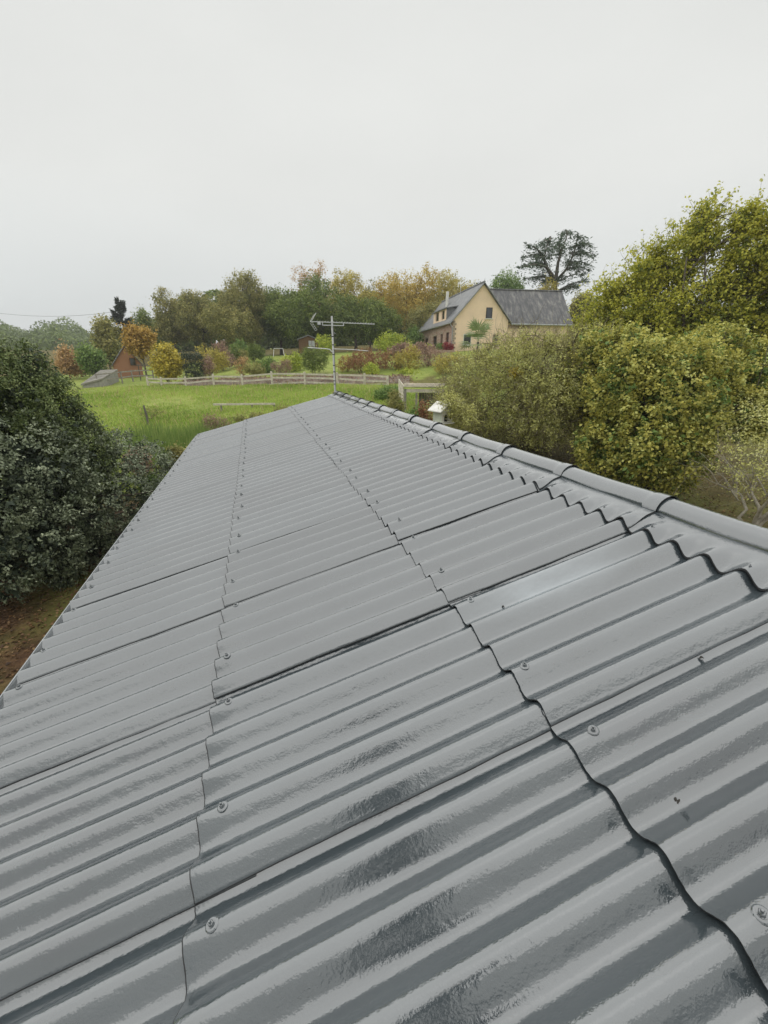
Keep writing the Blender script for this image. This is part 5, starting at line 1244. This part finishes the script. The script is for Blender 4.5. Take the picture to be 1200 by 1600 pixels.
# ------------------------------------------------------------------ the person taking the picture (shows only as dark reflections in the wet paint)
def photographer():
    fl = PLANE_Z + AMP + TH; y0 = -.46
    def ft(x): return fl + x * math.tan(SLOPE)
    r = empty('person', (0, y0, fl), -.06, 'person in dark work clothes standing on the roof, reflected in the wet paint', 'person')
    o = np.array([0, y0, fl])
    fz = lambda x: ft(x) - fl
    J = {'pel': (0, -.02, .95, .155, .115), 'abd': (0, -.01, 1.10, .145, .11), 'che': (0, .0, 1.30, .175, .12), 'nek': (0, .01, 1.47, .065, .065), 'nk2': (0, .03, 1.54, .06, .062),
         'shl': (-.19, .0, 1.405, .068, .068), 'ell': (-.24, .10, 1.17, .050, .050), 'wrl': (-.09, .34, 1.36, .034, .030),
         'shr': (.19, .0, 1.405, .068, .068), 'elr': (.24, .10, 1.17, .050, .050), 'wrr': (.09, .34, 1.36, .034, .030),
         'hpl': (-.10, -.02, .88, .105, .105), 'knl': (-.13, .03, .48, .066, .066), 'anl': (-.15, -.03, .09, .045, .045), 'tol': (-.17, .16, .04, .042, .032),
         'hpr': (.10, -.02, .88, .105, .105), 'knr': (.13, .03, .52, .066, .066), 'anr': (.15, -.03, .13, .045, .045), 'tor': (.17, .16, .085, .042, .032)}
    E_ = [('pel', 'abd'), ('abd', 'che'), ('che', 'nek'), ('nek', 'nk2'), ('che', 'shl'), ('shl', 'ell'), ('ell', 'wrl'), ('che', 'shr'), ('shr', 'elr'), ('elr', 'wrr'),
          ('pel', 'hpl'), ('hpl', 'knl'), ('knl', 'anl'), ('anl', 'tol'), ('pel', 'hpr'), ('hpr', 'knr'), ('knr', 'anr'), ('anr', 'tor')]
    K = list(J); me = bpy.data.meshes.new('body')
    P = [list(J[k][:3]) for k in K]
    for k, p in zip(K, P):
        if k[:2] in ('an', 'to'): p[2] = fz(p[0]) + (.085 if k[:2] == 'an' else .045)
    me.from_pydata(P, [(K.index(a), K.index(b)) for a, b in E_], []); ob = link(bpy.data.objects.new('body', me), r)
    ob.modifiers.new('skin', 'SKIN')
    if not me.skin_vertices: 
        with bpy.context.temp_override(object=ob, active_object=ob): bpy.ops.mesh.customdata_skin_add()
    for i, k in enumerate(K):
        me.skin_vertices[0].data[i].radius = J[k][3:5]; me.skin_vertices[0].data[i].use_root = (k == 'pel')
    ob.modifiers.new('sub', 'SUBSURF').render_levels = 2
    me.materials.append(simple('dark_work_clothes', (.028, .030, .036), .9, .3, 12))
    skin = simple('skin', (.42, .26, .19), .55, .08, 8)
    # head with nose, chin, ears
    V, F_ = [], []; nu, nv = 20, 14
    for a in range(nv + 1):
        th_ = math.pi * a / nv
        for b in range(nu):
            ph = 2 * math.pi * b / nu; x = math.sin(th_) * math.cos(ph); y = math.sin(th_) * math.sin(ph); z = math.cos(th_)
            w = 1 - .22 * max(0, -z) ** 1.5; px_, py_, pz_ = x * .076 * w, y * .096 * w, z * .118
            if y > .6 and abs(x) < .28 and -.35 < z < .2: py_ += .018 * (1 - abs(x) / .28) * (.6 - z)
            if y > .3 and z < -.65: py_ += .012
            if abs(x) > .92 and abs(z) < .28: px_ *= 1.14
            if y > .7 and .05 < z < .3 and .2 < abs(x) < .6: py_ -= .008
            V.append((px_, py_ + .05, pz_ + 1.645))
    for a in range(nv):
        for b in range(nu): F_.append((a * nu + b, (a + 1) * nu + b, (a + 1) * nu + (b + 1) % nu, a * nu + (b + 1) % nu))
    MB().add(V, F_).build('head', skin, r, smooth=True)
    hv = [(x * 1.07, (y - .05) * 1.08 + .038, (z - 1.645) * 1.07 + 1.652) for x, y, z in V]
    keep = [f for f in F_ if np.mean([hv[i][2] for i in f]) > 1.685 or (np.mean([hv[i][1] for i in f]) < .03 and np.mean([hv[i][2] for i in f]) > 1.60)]
    MB().add(hv, keep).build('hair', simple('dark_hair', (.03, .022, .016), .7, .3, 30), r, smooth=True)
    for s_ in (-1, 1):
        w = np.array([s_ * .09, .34, 1.36]); mb = MB()
        mb.tube([w, w + (-s_ * .012, .025, .05), w + (-s_ * .016, .032, .085)], [.028, .038, .034], 8)
        for i in range(4):
            b0 = w + np.array([-s_ * .014, .038, .045 + i * .020]); l = (.030, .036, .034, .026)[i]
            mb.tube([b0, b0 + (-s_ * .006, .030, .004), b0 + (-s_ * (.012 + l * .4), .044, .004), b0 + (-s_ * (.014 + l), .046, .002)], [.0095, .009, .008, .0065], 6)
        t0 = w + np.array([-s_ * .008, .012, .03]); mb.tube([t0, t0 + (-s_ * .03, .012, .03), t0 + (-s_ * .052, .022, .045)], [.012, .010, .0075], 6)
        mb.build('hand', skin, r, smooth=True)
    ph = empty('smartphone', (0, y0 + .385, fl + 1.432), -.06, 'dark smartphone held up in both hands by the person on the roof', 'phone')
    MB().box((0, 0, 0), (.148, .008, .072)).build('case', M_dark, ph, bevel=.004); MB().box((0, -.0052, 0), (.140, .002, .066)).build('screen', M_glass, ph)
photographer()

# ------------------------------------------------------------------ damp air
hz = MB().box((0, 12, 1), (1290, 1290, 90)).build('haze', bpy.data.materials.new('damp_air'), None)
hm = hz.data.materials[0]; hm.use_nodes = True; t = hm.node_tree; t.nodes.clear()
out = nn(t, 'ShaderNodeOutputMaterial'); vol = nn(t, 'ShaderNodeVolumePrincipled'); vol.inputs['Color'].default_value = (.93, .95, .96, 1); vol.inputs['Density'].default_value = .0006
vol.inputs['Anisotropy'].default_value = .1
t.links.new(vol.outputs[0], out.inputs['Volume'])
tag(hz, 'thin damp autumn haze filling the valley', 'haze', kind='stuff')
